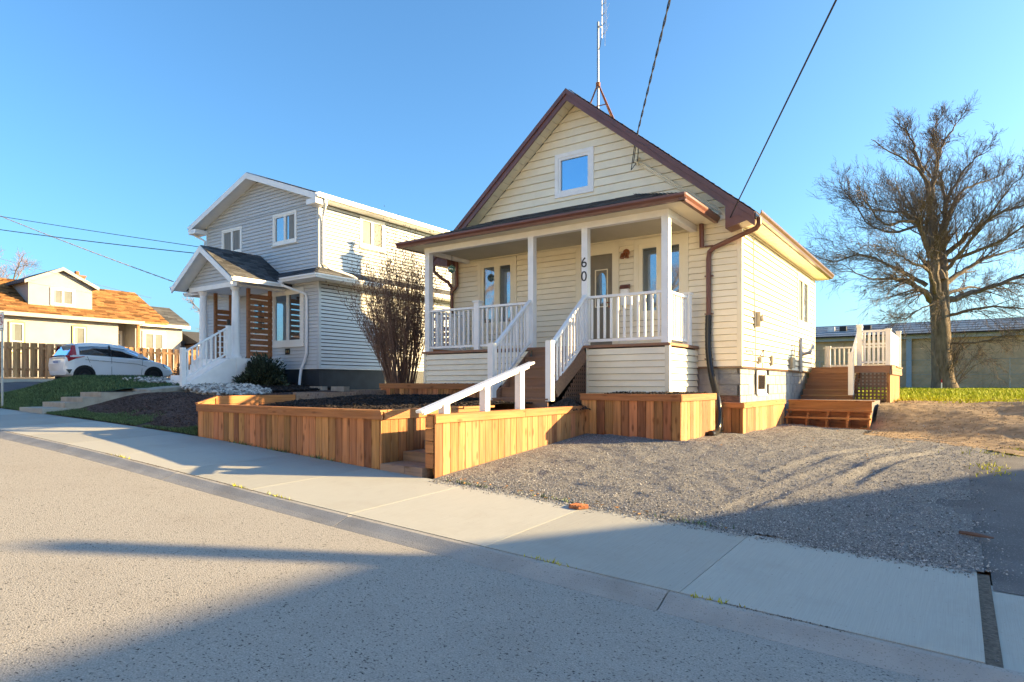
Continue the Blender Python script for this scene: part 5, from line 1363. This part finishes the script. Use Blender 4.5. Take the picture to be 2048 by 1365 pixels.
    for a, b in (((.62, .855, .86), (1.6, .862, .80)), ((1.6, .862, .80), (2.4, .858, .74)), ((2.4, .858, .74), (2.75, .852, .66))):
        mb.beam(Wd(*a), Wd(*b), .008, .012)
    mb.beam(Wd(1.5, .862, .24), Wd(1.5, .845, .96), .008, .01, (1, 0, 0)); mb.beam(Wd(2.55, .862, .24), Wd(2.62, .84, .9), .008, .01, (1, 0, 0)); mb.beam(Wd(.95, .862, .30), Wd(.68, .846, .98), .008, .01, (1, 0, 0))
    mb.build("panel_gap", BLACKM, t)
    for x in (1.25, 2.3):
        mb = MB(); mb.box(-26.85 + .85, -26.85 + .885, 9.42 + x - .2, 9.42 + x, zg + .83, zg + .86); mb.build("door_handle", CARW, t)
hatch()
# ------------------------------------------------------------------ back deck with its stairs (part of the yard behind the cream house)
dkk = thing("back_deck", "raised brown back deck with white vinyl railing and wide stairs at the rear corner", "deck", (-2.1, 18, -.46))
DT = .44
for k in range(1, 7):
    z = DT - .145 * k; y = 18.62 - .27 * k
    mb = MB(); mb.box(-3.22, -2.06, y, y + .29, z - .028, z); mb.build("stair_tread", TREAD, dkk)
for k in range(0, 6):
    z = DT - .145 * k; y = 18.62 - .27 * k
    mb = MB(); mb.box(-3.21, -2.07, y + .022, y + .04, z - .145 + .001, z - .029); mb.build("stair_riser", TREAD, dkk)
mb = MB(); mb.box(-3.21, -2.07, 17.03, 17.05, -.6, DT - .145 * 6 - .029); mb.build("stair_riser", TREAD, dkk)
for i in range(14):
    piece("deck_board", (2.0, .138, .025), (-2.22, 18.70 + i * .143, DT - .0125), TREAD, dkk)
for i in range(8):
    piece("deck_board", (.78, .138, .025), (-1.665, 17.45 + i * .143 + .07, DT - .0125), TREAD, dkk)
piece("fascia_board", (.75, .03, .15), (-1.66, 17.425, DT - .10), TREAD, dkk)
piece("fascia_board", (.03, 3.25, .11), (-1.26, 19.06, DT - .055), TREAD, dkk); piece("fascia_board", (.03, 3.25, .10), (-1.255, 19.06, DT - .165), TREAD, dkk)
mb = MB(); x = -2.0
while x < -1.32:
    mb.box(x, x + .042, 17.452, 17.46, -.50, DT - .18); x += .083
z = -.49
while z < DT - .22:
    mb.box(-2.02, -1.30, 17.441, 17.450, z, z + .042); z += .083
mb.build("lattice", LATT, dkk, kind="stuff")
boards_x(dkk, PTZ, -1.285, 17.45, 20.5, lambda y: -.52, lambda y: DT - .22, .142, name="skirt_board")
mb = MB(); mb.box(-1.36, -1.30, 17.44, 17.5, -.5, DT - .18); mb.build("deck_post", PTZ, dkk)
mb = MB(); mb.beam((-2.04, 17.1, -.40), (-2.04, 18.6, .33), .03, .22); mb.build("stair_stringer", TREAD, dkk)
def vpost(x, y, z0, z1, w=.11):
    mb = MB(); mb.box(x - w / 2, x + w / 2, y - w / 2, y + w / 2, z0, z1); p_ = mb.build("rail_post", WHITEV, dkk)
    c = MB(); c.prism([(x - w / 2 - .012, y - w / 2 - .012, z1 + .001), (x + w / 2 + .012, y - w / 2 - .012, z1 + .001), (x + w / 2 + .012, y + w / 2 + .012, z1 + .001), (x - w / 2 - .012, y + w / 2 + .012, z1 + .001)], (0, 0, .03)); c.build("post_cap", WHITEV, p_)
vpost(-2.06, 17.03, -.27, .72); vpost(-1.93, 17.50, DT, 1.36); vpost(-1.33, 17.50, DT, 1.28); vpost(-1.31, 20.45, DT, 1.42); vpost(-3.06, 20.45, DT, 1.06); vpost(-2.06, 18.66, DT, 1.5)
def vrail(p, q, top, bot, nb, bal=.034):
    railing(dkk, p, q, top, bot, nb, WHITEV, bal, .05)
vrail((-1.875, 17.50, DT), (-1.385, 17.50, DT), .83, .08, 5, .05)
mb = MB(); mb.beam((-1.875, 17.50, DT + .52), (-1.385, 17.50, DT + .52), .04, .045); mb.build("middle_rail", WHITEV, dkk)
vrail((-1.315, 17.56, DT), (-1.31, 20.4, DT), .80, .06, 22, .05)
vrail((-2.06, 17.085, -.36), (-2.06, 18.6, DT), 1.0, .16, 12, .045)
vrail((-3.2, 20.45, DT), (-1.37, 20.45, DT), .60, .08, 15)

bs = thing("open_step", "unfinished low orange wooden step frame with open cubbies on the gravel", "step", (-2.25, 14.9, -.95))
sx0, sx1 = -3.06, -1.44
piece("back_board", (sx1 - sx0, .03, .19), ((sx0 + sx1) / 2, 15.12, -.475), PTX, bs)
piece("top_cap", (sx1 - sx0 + .06, .16, .025), ((sx0 + sx1) / 2 + .02, 15.17, -.367), PTX, bs)
piece("back_board", (sx1 - sx0 - .1, .03, .40), ((sx0 + sx1) / 2, 15.17, -.77), ORANGEW, bs)
for y, z in ((14.98, -.575), (14.78, -.725), (14.78, -.925)):
    piece("step_rail", (sx1 - sx0 + .04, .10 if z > -.9 else .05, .035), ((sx0 + sx1) / 2, y, z), PTX, bs)
for i in range(5):
    x = sx0 + .03 + (sx1 - sx0 - .06) * i / 4
    piece("stud", (.04, .06, .165), (x, 14.80, -.825), PTX, bs); piece("stud", (.04, .06, .11), (x, 15.0, -.648), PTX, bs)
    piece("brace", (.04, .35, .30), (x, 15.0, -.80) if i in (0, 4) else (x, 15.06, -.83), PTX, bs)
mb = MB(); mb.box(-3.05, -1.46, 15.2, 17.02, -1.0, -.38); o = mb.build("landing_fill", GRAV, bs)

# ------------------------------------------------------------------ far industrial hall, wire fence, survey stake
ih = thing("industrial_hall", "long low tan block warehouse with blue grey metal roof behind the lawn", "warehouse", (0, 50, -.4))
mb = MB(); mb.box(-40, 50, 50, 66, -1.5, 2.98); mb.build("wall", TAN, ih)
x = -40
for i in range(23):
    piece("pilaster", (.12, .1, 3.4), (-39 + i * 3.9 + 1.25, 49.96, 1.2), TAN, ih)
zc = -.4
while zc < 2.8:
    mb = MB(); mb.box(-40, 50, 49.985, 50, zc, zc + .37); mb.build("block_course", TAN, ih); zc += .40
mb = MB(); mb.box(-40.3, 50.3, 49.7, 50.0, 2.985, 3.30); mb.build("eave_band", mat("pale_blue_trim", (.42, .46, .52), .5, .05, 3), ih)
mb = MB(); mb.prism([(-40.4, 49.5, 3.30), (-40.4, 58, 4.75), (-40.4, 66.5, 3.30)], (90.8, 0, 0)); rr_ = mb.build("roof", METR, ih)
mb = MB(); mb.box(-40.4, 50.4, 49.42, 49.52, 3.22, 3.34); mb.build("roof_gutter", BLACKM, ih)
for i in range(5):
    y_ = 50.5 + i * 1.6; z_ = 3.30 + (y_ - 49.5) * .1706
    mb = MB(); mb.box(-40.4, 50.4, y_, y_ + .08, z_ + .02, z_ + .10); mb.build("roof_seam", METR, rr_)
for x in (-8.0, -7.2, -6.2, -5.6):
    mb = MB(); mb.box(x, x + .45, 53.2, 53.6, 3.6, 4.30); mb.build("roof_vent", BLACKM if x in (-7.2, -5.6) else ALU, rr_)
mb = MB(); mb.box(-2.75, -2.45, 49.75, 49.94, -.5, 3.25); mb.build("downpipe", mat("pale_blue_pipe", (.38, .45, .55), .5, .05, 3), ih)
mb = MB(); mb.box(-.55, .05, 49.9, 49.97, 1.35, 2.0); mb.build("wall_hatch", BLACKM, ih)
cf = thing("wire_fence", "thin chain link fence running in front of the tan warehouse wall", "fence", (2, 46, -.3))
mb = MB()
for i in range(14):
    x = -14 + i * 3.3; piece("fence_post", (.05, .05, 1.9), (x, 46, .55), STEEL, cf)
for z in (1.45, .55, -.2): mb.tube([(-14, 46, z), (30, 46, z)], .012, 4)
k = -14.0
while k < 30:
    mb.tube([(k, 46, -.25), (k + 1.7, 46, 1.45)], .004, 3, False); mb.tube([(k + 1.7, 46, -.25), (k, 46, 1.45)], .004, 3, False); k += .28
mb.build("mesh", STEEL, cf, kind="stuff")
sk = thing("survey_stake", "small white survey stake with red top at the foot of the bare tree", "stake", (-.62, 39.0, -.28))
piece("stake", (.05, .05, .35), (-.62, 39.0, -.12), WHITE, sk); piece("stake_top", (.052, .052, .16), (-.62, 39.0, .135), REDINK, sk)

# ------------------------------------------------------------------ bare trees
FWD = Vector((-math.sin(math.radians(YAW)), math.cos(math.radians(YAW)), 0)); RGT = Vector((math.cos(math.radians(YAW)), math.sin(math.radians(YAW)), 0))
def twig(mb, p, d, L_, r, lev, maxlev, droop=0.0, den=1.0):
    n_ = 5 if lev < 2 else 3
    pts = [Vector(p)]; rs = [r]; d = Vector(d).normalized()
    for i in range(n_):
        d = (d + Vector((random.gauss(0, .055), random.gauss(0, .055), random.gauss(.015, .05) - droop))).normalized()
        pts.append(pts[-1] + d * L_ / n_); rs.append(max(r * (1 - .85 * (i + 1) / n_), .005))
    mb.tube(pts, rs, 4 if lev == 0 else 3, False)
    if lev < maxlev:
        for k in range(int((7 if lev == 0 else 4 if lev == 1 else 2) * den)):
            f = random.uniform(.15, 1.0); j = f * n_; i = min(int(j), n_ - 1)
            q = pts[i].lerp(pts[i + 1], j - i)
            sd_ = d.cross(Vector((random.gauss(0, 1), random.gauss(0, 1), random.gauss(0, 1)))).normalized()
            dd = (d * random.uniform(.6, 1.1) + sd_ * random.uniform(.35, .8) + Vector((0, 0, .05 - droop))).normalized()
            twig(mb, q, dd, L_ * random.uniform(.40, .70), max(rs[i] * .55, .006), lev + 1, maxlev, droop, den)
CROWN = None
def limb(mb, tw, pts, r0, r1, twn, L_, droop=0.0, maxlev=3):
    P = [Vector(p) for p in pts]
    # smooth the limb
    S = []
    for i in range(len(P) - 1):
        p0, p1, p2, p3 = P[max(i - 1, 0)], P[i], P[i + 1], P[min(i + 2, len(P) - 1)]
        for k in range(5):
            t = k / 5; S.append(0.5 * ((2 * p1) + (p2 - p0) * t + (2 * p0 - 5 * p1 + 4 * p2 - p3) * t * t + (3 * p1 - p0 - 3 * p2 + p3) * t ** 3))
    S.append(P[-1]); n_ = len(S)
    for i in range(1, n_ - 1): S[i] += Vector((random.gauss(0, .03), random.gauss(0, .03), random.gauss(0, .03)))
    rs = [r0 + (r1 - r0) * (i / (n_ - 1)) ** .75 for i in range(n_)]
    mb.tube(S, rs, 8, False)
    for k in range(twn):
        f = random.uniform(.12, 1.0); j = f * (n_ - 1); i = min(int(j), n_ - 2)
        q = S[i].lerp(S[i + 1], j - i); d = (S[i + 1] - S[i]).normalized()
        sd_ = d.cross(Vector((random.gauss(0, 1), random.gauss(0, 1), random.gauss(0, 1)))).normalized()
        out_ = (q - CROWN).normalized() if CROWN is not None else Vector((0, 0, .3))
        twig(tw, q, (d * random.uniform(.4, .9) + sd_ * .75 + out_ * .75 + Vector((0, 0, .05))).normalized(), L_ * random.uniform(.5, 1.1) * (1.2 - .72 * f), max(rs[i] * .38, .018), 0, maxlev, droop)
bt = thing("bare_tree", "big bare spreading tree on the back lawn in front of the warehouse", "tree", tuple(FWD * 34 + RGT * 23.3 + Vector((0, 0, -.3))))
TM = MB(); TT = MB()
def px(x, y, dep=0.0):                      # limb plan drawn on an upright plane 34 m away
    k = 34 / 1270.0
    if y < 250: y = 250 - (250 - y) * .72
    return FWD * (34 + dep) + RGT * ((1600 + x / 1.895 - 1024) * k) + Vector((0, 0, (768 - 180 - y / 1.895) * k))
TM.tube([px(548, 1135), px(540, 1090), px(534, 1000), px(532, 900), px(525, 830), px(515, 770)], [.66, .50, .44, .42, .40, .34], 12)
TM.tube([px(575, 1135, .3), px(566, 1050, .3), px(560, 900, .3), px(558, 800, .3), px(560, 690, .4)], [.44, .34, .32, .30, .26], 10)
CROWN = px(560, 760)
LIMBS = [
 ([(515, 790, 0), (495, 700, -.3), (478, 600, -.6), (462, 490, -.8), (440, 420, -1.0), (405, 345, -1.3), (330, 305, -1.5), (190, 240, -2)], .30, .03, 20, 2.3),
 ([(445, 430, -1), (480, 350, -.6), (505, 265, -.4), (545, 185, 0), (595, 90, .3), (632, 35, .5)], .17, .02, 16, 1.9),
 ([(405, 345, -1.3), (385, 280, -1.2), (380, 210, -1), (350, 130, -.8), (310, 85, -.8)], .11, .015, 11, 1.6),
 ([(505, 265, -.4), (490, 200, -.4), (478, 130, -.6), (500, 75, -.8)], .08, .012, 8, 1.3),
 ([(560, 700, .4), (580, 600, .8), (592, 520, 1.0), (606, 400, 1.2), (600, 300, 1.4), (570, 200, 1.6)], .28, .03, 18, 2.2),
 ([(540, 720, 0), (520, 600, .6), (505, 500, 1.0), (480, 400, 1.5), (470, 330, 2)], .20, .03, 12, 2.0),
 ([(500, 800, 0), (440, 765, -.5), (370, 742, -1), (300, 735, -1.4), (190, 735, -1.8), (80, 690, -2.2)], .20, .02, 22, 2.3),
 ([(470, 640, -.5), (420, 570, -1), (370, 530, -1.6), (300, 535, -2), (230, 550, -2.2), (150, 480, -2.5), (110, 410, -2.6)], .16, .02, 20, 2.1),
 ([(490, 740, .2), (400, 660, 1), (300, 600, 1.8), (200, 620, 2.2), (110, 570, 2.6)], .13, .015, 15, 2.1),
 ([(565, 800, .3), (640, 775, .2), (760, 735, 0), (880, 680, -.3), (1010, 640, -.6)], .21, .03, 20, 2.4),
 ([(570, 730, .4), (650, 680, .8), (760, 625, 1.2), (880, 590, 1.6), (1000, 560, 2)], .18, .03, 18, 2.3),
 ([(585, 620, .8), (650, 550, .3), (740, 480, 0), (860, 425, -.4), (980, 330, -.8)], .16, .02, 18, 2.2),
 ([(598, 500, 1), (650, 410, 1.4), (720, 335, 1.8), (840, 290, 2.2), (930, 230, 2.4)], .14, .02, 16, 2.1),
 ([(605, 410, 1.2), (640, 320, .8), (690, 250, .5), (750, 200, .2)], .11, .015, 10, 1.8),
 ([(600, 330, 1.4), (560, 260, 1.8), (590, 180, 2), (640, 120, 2.2)], .09, .012, 9, 1.5),
 ([(520, 830, 0), (450, 820, -1.4), (360, 850, -2), (280, 900, -2.3)], .09, .012, 12, 1.7),
 ([(565, 860, .3), (650, 830, -.9), (780, 850, -1.8), (900, 900, -2)], .10, .012, 14, 1.9),
 ([(565, 960, .3), (640, 960, -.5), (730, 935, -1.0), (820, 900, -1.5), (880, 870, -1.7)], .07, .012, 14, 1.5),
 ([(590, 560, .9), (560, 480, 2), (540, 380, 3), (520, 300, 3.6)], .12, .015, 12, 1.9),
 ([(570, 680, .4), (620, 560, -1), (660, 440, -2), (700, 380, -2.6)], .12, .015, 12, 2.0),
 ([(495, 770, -.3), (410, 700, -1.6), (320, 690, -2.4), (230, 660, -3), (140, 640, -3.4)], .12, .015, 18, 2.1),
 ([(475, 570, -.6), (400, 475, -.2), (300, 450, .4), (215, 400, .8)], .11, .015, 16, 2.0),
 ([(570, 770, .4), (680, 740, 1.4), (800, 725, 2.2), (950, 745, 2.8)], .13, .015, 18, 2.1),
 ([(588, 640, .8), (690, 600, -.8), (800, 520, -1.6), (910, 500, -2.2)], .12, .015, 16, 2.0),
 ([(470, 500, -.8), (420, 520, 1.0), (350, 480, 2.0), (280, 350, 2.6), (250, 300, 2.8)], .10, .012, 14, 1.8),
]
for pts, r0, r1, twn, L_ in LIMBS:
    limb(TM, TT, [px(*p) for p in pts], r0, r1 * .5, int(twn * 1.25), L_ * (1.12 if pts[-1][1] > 250 else .85), droop=.03 if pts[-1][1] > 560 else -.01)
CROWN = None
for i in range(60):                          # suckers round the foot
    b0 = px(random.uniform(530, 620), random.uniform(960, 1130), random.uniform(-.5, .6))
    twig(TT, b0, (RGT * random.gauss(.15, .5) + FWD * random.gauss(0, .4) + Vector((0, 0, random.uniform(.5, 1.2)))), random.uniform(.7, 2.2), .02, 1, 3)
tr_ = TM.build("trunk", BARK, bt, True); TT.build("crown", TTWIG, bt, kind="stuff")

def small_tree(name, label, base, H, spread, seed, nl=9, group=None):
    st_ = random.getstate(); random.seed(seed)
    t = thing(name, label, "tree", base, group); b = Vector(base); A = MB(); B = MB()
    A.tube([b, b + Vector((0, 0, H * .35)), b + Vector((.05 * H, 0, H * .65))], [H * .022, H * .017, H * .010], 7)
    for i in range(nl):
        a = 6.283 * i / nl + random.uniform(-.4, .4); z = H * random.uniform(.28, .62)
        limb(A, B, [b + Vector((0, 0, z)), b + Vector((math.cos(a) * spread * .4, math.sin(a) * spread * .4, z + H * .14)), b + Vector((math.cos(a) * spread * .75, math.sin(a) * spread * .75, z + H * .3)), b + Vector((math.cos(a) * spread, math.sin(a) * spread, z + H * .40))], H * .010, .015, 7, H * .16, 0, 2)
    A.build("trunk", BARK, t, True); B.build("crown", TWIG, t, kind="stuff"); random.setstate(st_)
small_tree("bare_tree", "pale bare tree rising behind the left end of the stucco bungalow", tuple(Vector((-57.5, 16.6, .6))), 9.2, 3.0, 5)
small_tree("bare_tree", "slim bare tree seen between the bungalow and the grey house", tuple(Vector((-42.5, 25.3, .5))), 6.6, 2.4, 8, 8)
small_tree("bare_tree", "faint bare tree behind the low grey roofed garage", tuple(Vector((-52, 34.0, .5))), 7.0, 3.0, 9, 8)

# ------------------------------------------------------------------ antenna on the roof
an = thing("tv_antenna", "tall roof mast with tripod and old television aerial on the cream house ridge", "antenna", (-6.78, 13.15, RZ))
ax, ay = -6.78, 13.15
mb = MB(); mb.tube([(ax, ay, 6.20), (ax, ay, 8.35)], .028, 8); mb.build("mast", STEEL, an, True)
zt = 6.93
for (fx, fy) in ((-7.13, 13.0), (-6.28, 13.05), (-6.62, 13.65)):
    mb = MB(); mb.tube([(ax, ay, zt), (fx, fy, rz(fx) + .01)], .018, 6); mb.build("tripod_leg", RUST, an)
mb = MB(); mb.tube([(-7.02, 13.05, 6.37), (-6.52, 13.08, 6.37)], .012, 5); mb.lathe((ax, ay, 6.86), [(.05, 0), (.05, .09)], 10); mb.build("brace", RUST, an)
mb = MB(); mb.tube([(ax + .08, ay, 7.95), (ax + .06, ay - .02, 7.75), (ax, ay, 7.68)], .008, 5); mb.build("lead_wire", BLACKM, an)
mb = MB(); mb.tube([(ax, ay, 8.25), (ax + .08, ay, 8.22)], .02, 6); mb.tube([(ax + .1, ay, 7.95), (ax + .1, ay, 9.6)], .014, 5)
for k in range(7):
    z = 8.0 + k * .23; o_ = .10 + .02 * (k % 2)
    mb.tube([(ax + .1, ay - .02, z), (ax + .20, ay - .05, z + .02)], .012, 4)
    for s in (1, -1):
        mb.tube([(ax + .2, ay - .05, z), (ax + .20 + s * .06, ay - .04 + s * .1, z + .26), ], .006, 4); mb.tube([(ax + .2, ay - .05, z), (ax + .21 - s * .03, ay - .06 + s * .06, z - .26)], .006, 4)
for s in (0, .10): mb.tube([(ax + .14 + s, ay - .03, 8.05), (ax + .12 + s * .7, ay - .03, 9.6)], .006, 4)
mb.build("aerial", ALU, an)

# ------------------------------------------------------------------ cables
def wire(name, label, p, q, sag, r, m, twist=0.0):
    p, q = Vector(p), Vector(q); mb = MB(); N_ = 60
    sd_ = (q - p).cross(Vector((0, 0, 1))).normalized()
    def at(t): 
        return p.lerp(q, t) - Vector((0, 0, 4 * sag * t * (1 - t)))
    if twist:
        L_ = (q - p).length; M_ = int(L_ / .10)
        for ph in (0, math.pi):
            mb.tube([at(i / M_) + sd_ * (twist * math.cos(i * .9 + ph)) + Vector((0, 0, twist * math.sin(i * .9 + ph))) for i in range(M_ + 1)], r, 4, False)
    else:
        mb.tube([at(i / N_) for i in range(N_ + 1)], r, 5, False)
    o = mb.build(name, m, None, True)
    return tag(o, label, "cable")
wire("service_cable", "twisted dark cable dropping from above to the cream gable", (-5.17, 11.70, 4.93), (5.5, -6.0, 7.95), .05, .009, WIREM, .011)
wire("phone_cable", "straight dark cable meeting the lower right corner of the brown gable trim", (-3.36, 11.70, 3.02), (6.25, -6.2, 7.05), .0, .011, WIREM)
wire("power_cable", "upper of two thin dark cables running left from the grey house", (-22.25, 12.8, 4.93), (-52, -.8, 11.4), .25, .012, WIREM)
wire("power_cable", "lower of two thin dark cables running left from the grey house", (-22.25, 12.7, 4.70), (-52, -.8, 10.7), .45, .016, WIREM)
wire("braided_cable", "pale braided cable slanting down behind the portico gable", (-24.2, 12.3, 3.85), (-46, 3.6, 13.2), .35, .014, WIREL, .010)
wire("thin_cable", "very thin cable crossing in front of the bungalow dormer", (-40, 19, 5.2), (-38, 4.5, 7.4), .15, .010, WIREM)

# ------------------------------------------------------------------ no parking sign
sg = thing("parking_sign", "no parking sign on a grey steel post at the left edge", "sign", (-19.45, 5.62, -.6))
sx, sy = -19.47, 5.66
mb = MB(); mb.box(sx - .03, sx + .03, sy, sy + .03, -.75, 1.78); mb.build("post", STEEL, sg)
def disc(rad, dx, dz, dep, m, name, rin=0.0, n_=28):
    mb = MB(); P = [(sx + dx + rad * math.cos(t), sy - dep, 1.52 + dz + rad * math.sin(t)) for t in np.linspace(0, 2 * math.pi, n_, endpoint=False)]
    if rin:
        Q = [(sx + dx + rin * math.cos(t), sy - dep, 1.52 + dz + rin * math.sin(t)) for t in np.linspace(0, 2 * math.pi, n_, endpoint=False)]
        mb.add(P + Q, [(i, (i + 1) % n_, n_ + (i + 1) % n_, n_ + i) for i in range(n_)])
    else: mb.prism(P, (0, .002, 0))
    return mb.build(name, m, sg)
mb = MB(); mb.box(sx - .17, sx + .17, sy - .006, sy - .001, 1.32, 1.78); plate = mb.build("sign_plate", WHITEV, sg)
mb = MB()
for a, b, c, d in ((-.168, .168, 1.765, 1.778), (-.168, .168, 1.322, 1.335), (-.168, -.155, 1.335, 1.765), (.155, .168, 1.335, 1.765)): mb.box(sx + a, sx + b, sy - .009, sy - .0065, c, d)
mb.build("sign_border", BLACKM, sg)
disc(.135, 0, .07, .010, REDINK, "red_ring", .112)
text_obj("P", .20, (sx, sy - .008, 1.59), (math.radians(90), 0, 0), BLACKM, "sign_letter", sg, .002)
mb = MB(); mb.beam((sx - .09, sy - .013, 1.68), (sx + .09, sy - .013, 1.50), .004, .024, (0, 0, 1)); mb.build("slash", REDINK, sg)
mb = MB(); mb.prism([(sx + .12, sy - .01, 1.37), (sx + .06, sy - .01, 1.40), (sx + .06, sy - .01, 1.34)], (0, .002, 0)); mb.box(sx - .12, sx + .06, sy - .01, sy - .008, 1.362, 1.378); mb.build("arrow", BLACKM, sg)

# ------------------------------------------------------------------ small things on the ground
cv = thing("valve_cover", "small rusty iron cover plate on the sidewalk edge beside the gravel", "cover", (-3.0, 5.5, -1.2))
zc = float(sw_z(-3.05, 5.5)); mb = MB(); mb.lathe((-3.05, 5.50, zc + .002), [(.11, 0), (.11, .018), (.10, .022)], 6); mb.build("plate", RUST, cv)
mb = MB()
for i in range(5): mb.box(-3.12 + i * .03, -3.105 + i * .03, 5.44, 5.56, zc + .025, zc + .031)
mb.build("ribs", RUST, cv)
mb = MB(); zg = float(gravel_z(np.array(.12), np.array(6.35))); mb.tube([(.02, 6.42, zg + .03), (.12, 6.36, zg + .035), (.24, 6.27, zg + .04)], [.014, .018, .006], 5); tag(mb.build("stick", TWIG, None), "short pale stick lying where the gravel meets the dark drive", "stick")
n = 90
P = np.concatenate([np.stack([rng.uniform(-4.9, -1.6, 40), SW0 + rng.normal(.06, .04, 40)], -1), np.stack([rng.uniform(-3, 0, 30), rng.uniform(9, 14.7, 30)], -1), np.stack([rng.uniform(-1, 3, 20), rng.uniform(9, 14, 20)], -1)])
zz = np.where(P[:, 1] < SW0, sw_z(P[:, 0], P[:, 1]), gravel_z(P[:, 0], P[:, 1])) + .015
a = rng.uniform(0, 6.28, n); s = rng.uniform(.012, .03, n)
dx, dy = np.cos(a) * s, np.sin(a) * s
V4 = np.stack([np.stack([P[:, 0] + dx, P[:, 1] + dy, zz + .012], -1), np.stack([P[:, 0] - dy * .5, P[:, 1] + dx * .5, zz], -1), np.stack([P[:, 0] - dx, P[:, 1] - dy, zz + .008], -1), np.stack([P[:, 0] + dy * .5, P[:, 1] - dx * .5, zz + .006], -1)], 1).reshape(-1, 3)
nmesh("fallen_leaves", V4, np.arange(4 * n).reshape(-1, 4), LEAFM, None, "stuff", rng.uniform(0, 1, n))
n = 240
xs_ = np.concatenate([rng.normal(c, .18, n // 6) for c in (-8.9, -8.0, -7.1, -4.5, -3.4, -1.9)])
P = np.stack([xs_, np.where(xs_ < -6, 5.585, SW0 + .02) + rng.normal(0, .012, len(xs_))], -1)
blades("edge_weeds", np.column_stack([P, sw_z(P[:, 0], P[:, 1])]), .05, .014, BLADE)
n = 120
xs_ = np.concatenate([rng.normal(c, .10, n // 5) for c in (-9.0, -6.3, -5.6, -2.4, -1.25)])
P = np.stack([xs_, SW1 + rng.normal(0, .012, len(xs_))], -1)
blades("kerb_weeds", np.column_stack([P, sw_z(P[:, 0], P[:, 1])]), .03, .010, BLADEB)

# ------------------------------------------------------------------ the house to the right of the frame whose shadow lies across the drive
oh = thing("side_house", "house beyond the right edge whose long shadow crosses drive and road", "house", (12, 8, -1.3))
ox, ow, oz, oe, oy0, oy1 = 12.0, 2.8, 4.11, 1.35, 5.0, 14.8
mb = MB(); mb.box(ox - ow + .4, ox + ow - .4, oy0 + .3, oy1 + ow - .4, -2, oe); mb.build("wall", STUC, oh)
mb = MB(); mb.add([(ox - ow, oy0, oe), (ox + ow, oy0, oe), (ox + ow, oy1 + ow, oe), (ox - ow, oy1 + ow, oe), (ox, oy0, oz), (ox, oy1, oz)], [(3, 2, 1, 0), (0, 1, 4), (1, 2, 5, 4), (2, 3, 5), (3, 0, 4, 5)]); mb.build("roof", SHIN, oh)
mb = MB(); mb.box(ox - .10, ox + .10, 14.60, 14.85, 3.4, oz + .78); mb.build("chimney", BRICK, oh)

# ------------------------------------------------------------------ row across the street, added for warm bounce light, mirrored in the porch windows
BRK = [mat("pale_brick_wall", (.60, .52, .45), .9, .12, 3, .3, 40), mat("white_siding_wall", (.80, .79, .76), .7, .05, 3), mat("buff_siding_wall", (.70, .64, .54), .7, .06, 3)]  # walls kept pale to throw sunlight back onto the shaded fronts
grid("far_lawn", np.arange(-60, 50, 1.0), np.arange(-14, -6.2, .5), lambda x, y: zs(x) - .12 + 0 * y, LAWNB)
OPP = [(-46, 9, 3.4, 0, 1, 'added pale brick house farthest left across the street'), (-33, 8, 3.2, 1, 0, 'added white gabled house left of centre across the street'), (-21.5, 9.5, 3.6, 0, 2, 'added long buff house with orange roof across the street'),
       (-9, 8, 5.4, 1, 1, 'added tall white house straight across from the porch'), (3, 9, 3.4, 0, 0, 'added brick bungalow behind the camera across the street'), (15.5, 9, 5.2, 1, 2, 'added tall buff house right of centre across the street'), (28, 10, 3.4, 0, 1, 'added white bungalow farthest right across the street')]
for (cx, w, h, gab, mi, lab) in OPP:
    z0 = float(zs(cx)) - .1; y1, y0 = -10.0, -19.0
    t = thing("added_row_house", lab, "house", (cx, y1, z0), "added houses across the street")
    mb = MB(); mb.box(cx - w / 2, cx + w / 2, y0, y1, z0 - 1, z0 + h)
    if gab: mb.prism([(cx - w / 2, y0, z0 + h), (cx + w / 2, y0, z0 + h), (cx, y0, z0 + h + 2.6)], (0, y1 - y0, 0))
    mb.build("wall", BRK[mi], t)
    mb = MB()
    if gab:
        for s in (1, -1): mb.prism([(cx, y0 - .3, z0 + h + 2.75), (cx + s * (w / 2 + .4), y0 - .3, z0 + h - .2), (cx + s * (w / 2 + .4), y0 - .3, z0 + h - .32), (cx, y0 - .3, z0 + h + 2.62)], (0, y1 - y0 + .6, 0))
    else:
        mb.prism([(cx - w / 2 - .3, y1 + .4, z0 + h - .05), (cx - w / 2 - .3, (y0 + y1) / 2, z0 + h + 2.5), (cx - w / 2 - .3, y0 - .4, z0 + h - .05)], (w + .6, 0, 0))
    mb.build("roof", SHINO, t)
    for x in (cx - w * .28, cx + w * .25):
        for zb in ([.9] if h < 4 else [.9, 3.3]):
            mb = MB(); mb.box(x - .7, x + .7, y1, y1 + .05, z0 + zb, z0 + zb + 1.4); f_ = mb.build("window", WHITE, t)
            mb = MB(); mb.box(x - .6, x + .6, y1 + .051, y1 + .06, z0 + zb + .1, z0 + zb + 1.3); mb.build("pane", GLD, f_)
    mb = MB(); mb.box(cx - .5, cx + .5, y1, y1 + .06, z0 + .3, z0 + 2.4); mb.build("door", TAUPE, t)
small_tree("bare_tree", "bare street tree across the road mirrored in the right porch window", (-13.6, -7.6, -1.2), 9.5, 3.4, 21)
small_tree("bare_tree", "tall bare street tree across the road left of the white gabled house", (-25, -7.4, -.9), 11, 3.6, 22)
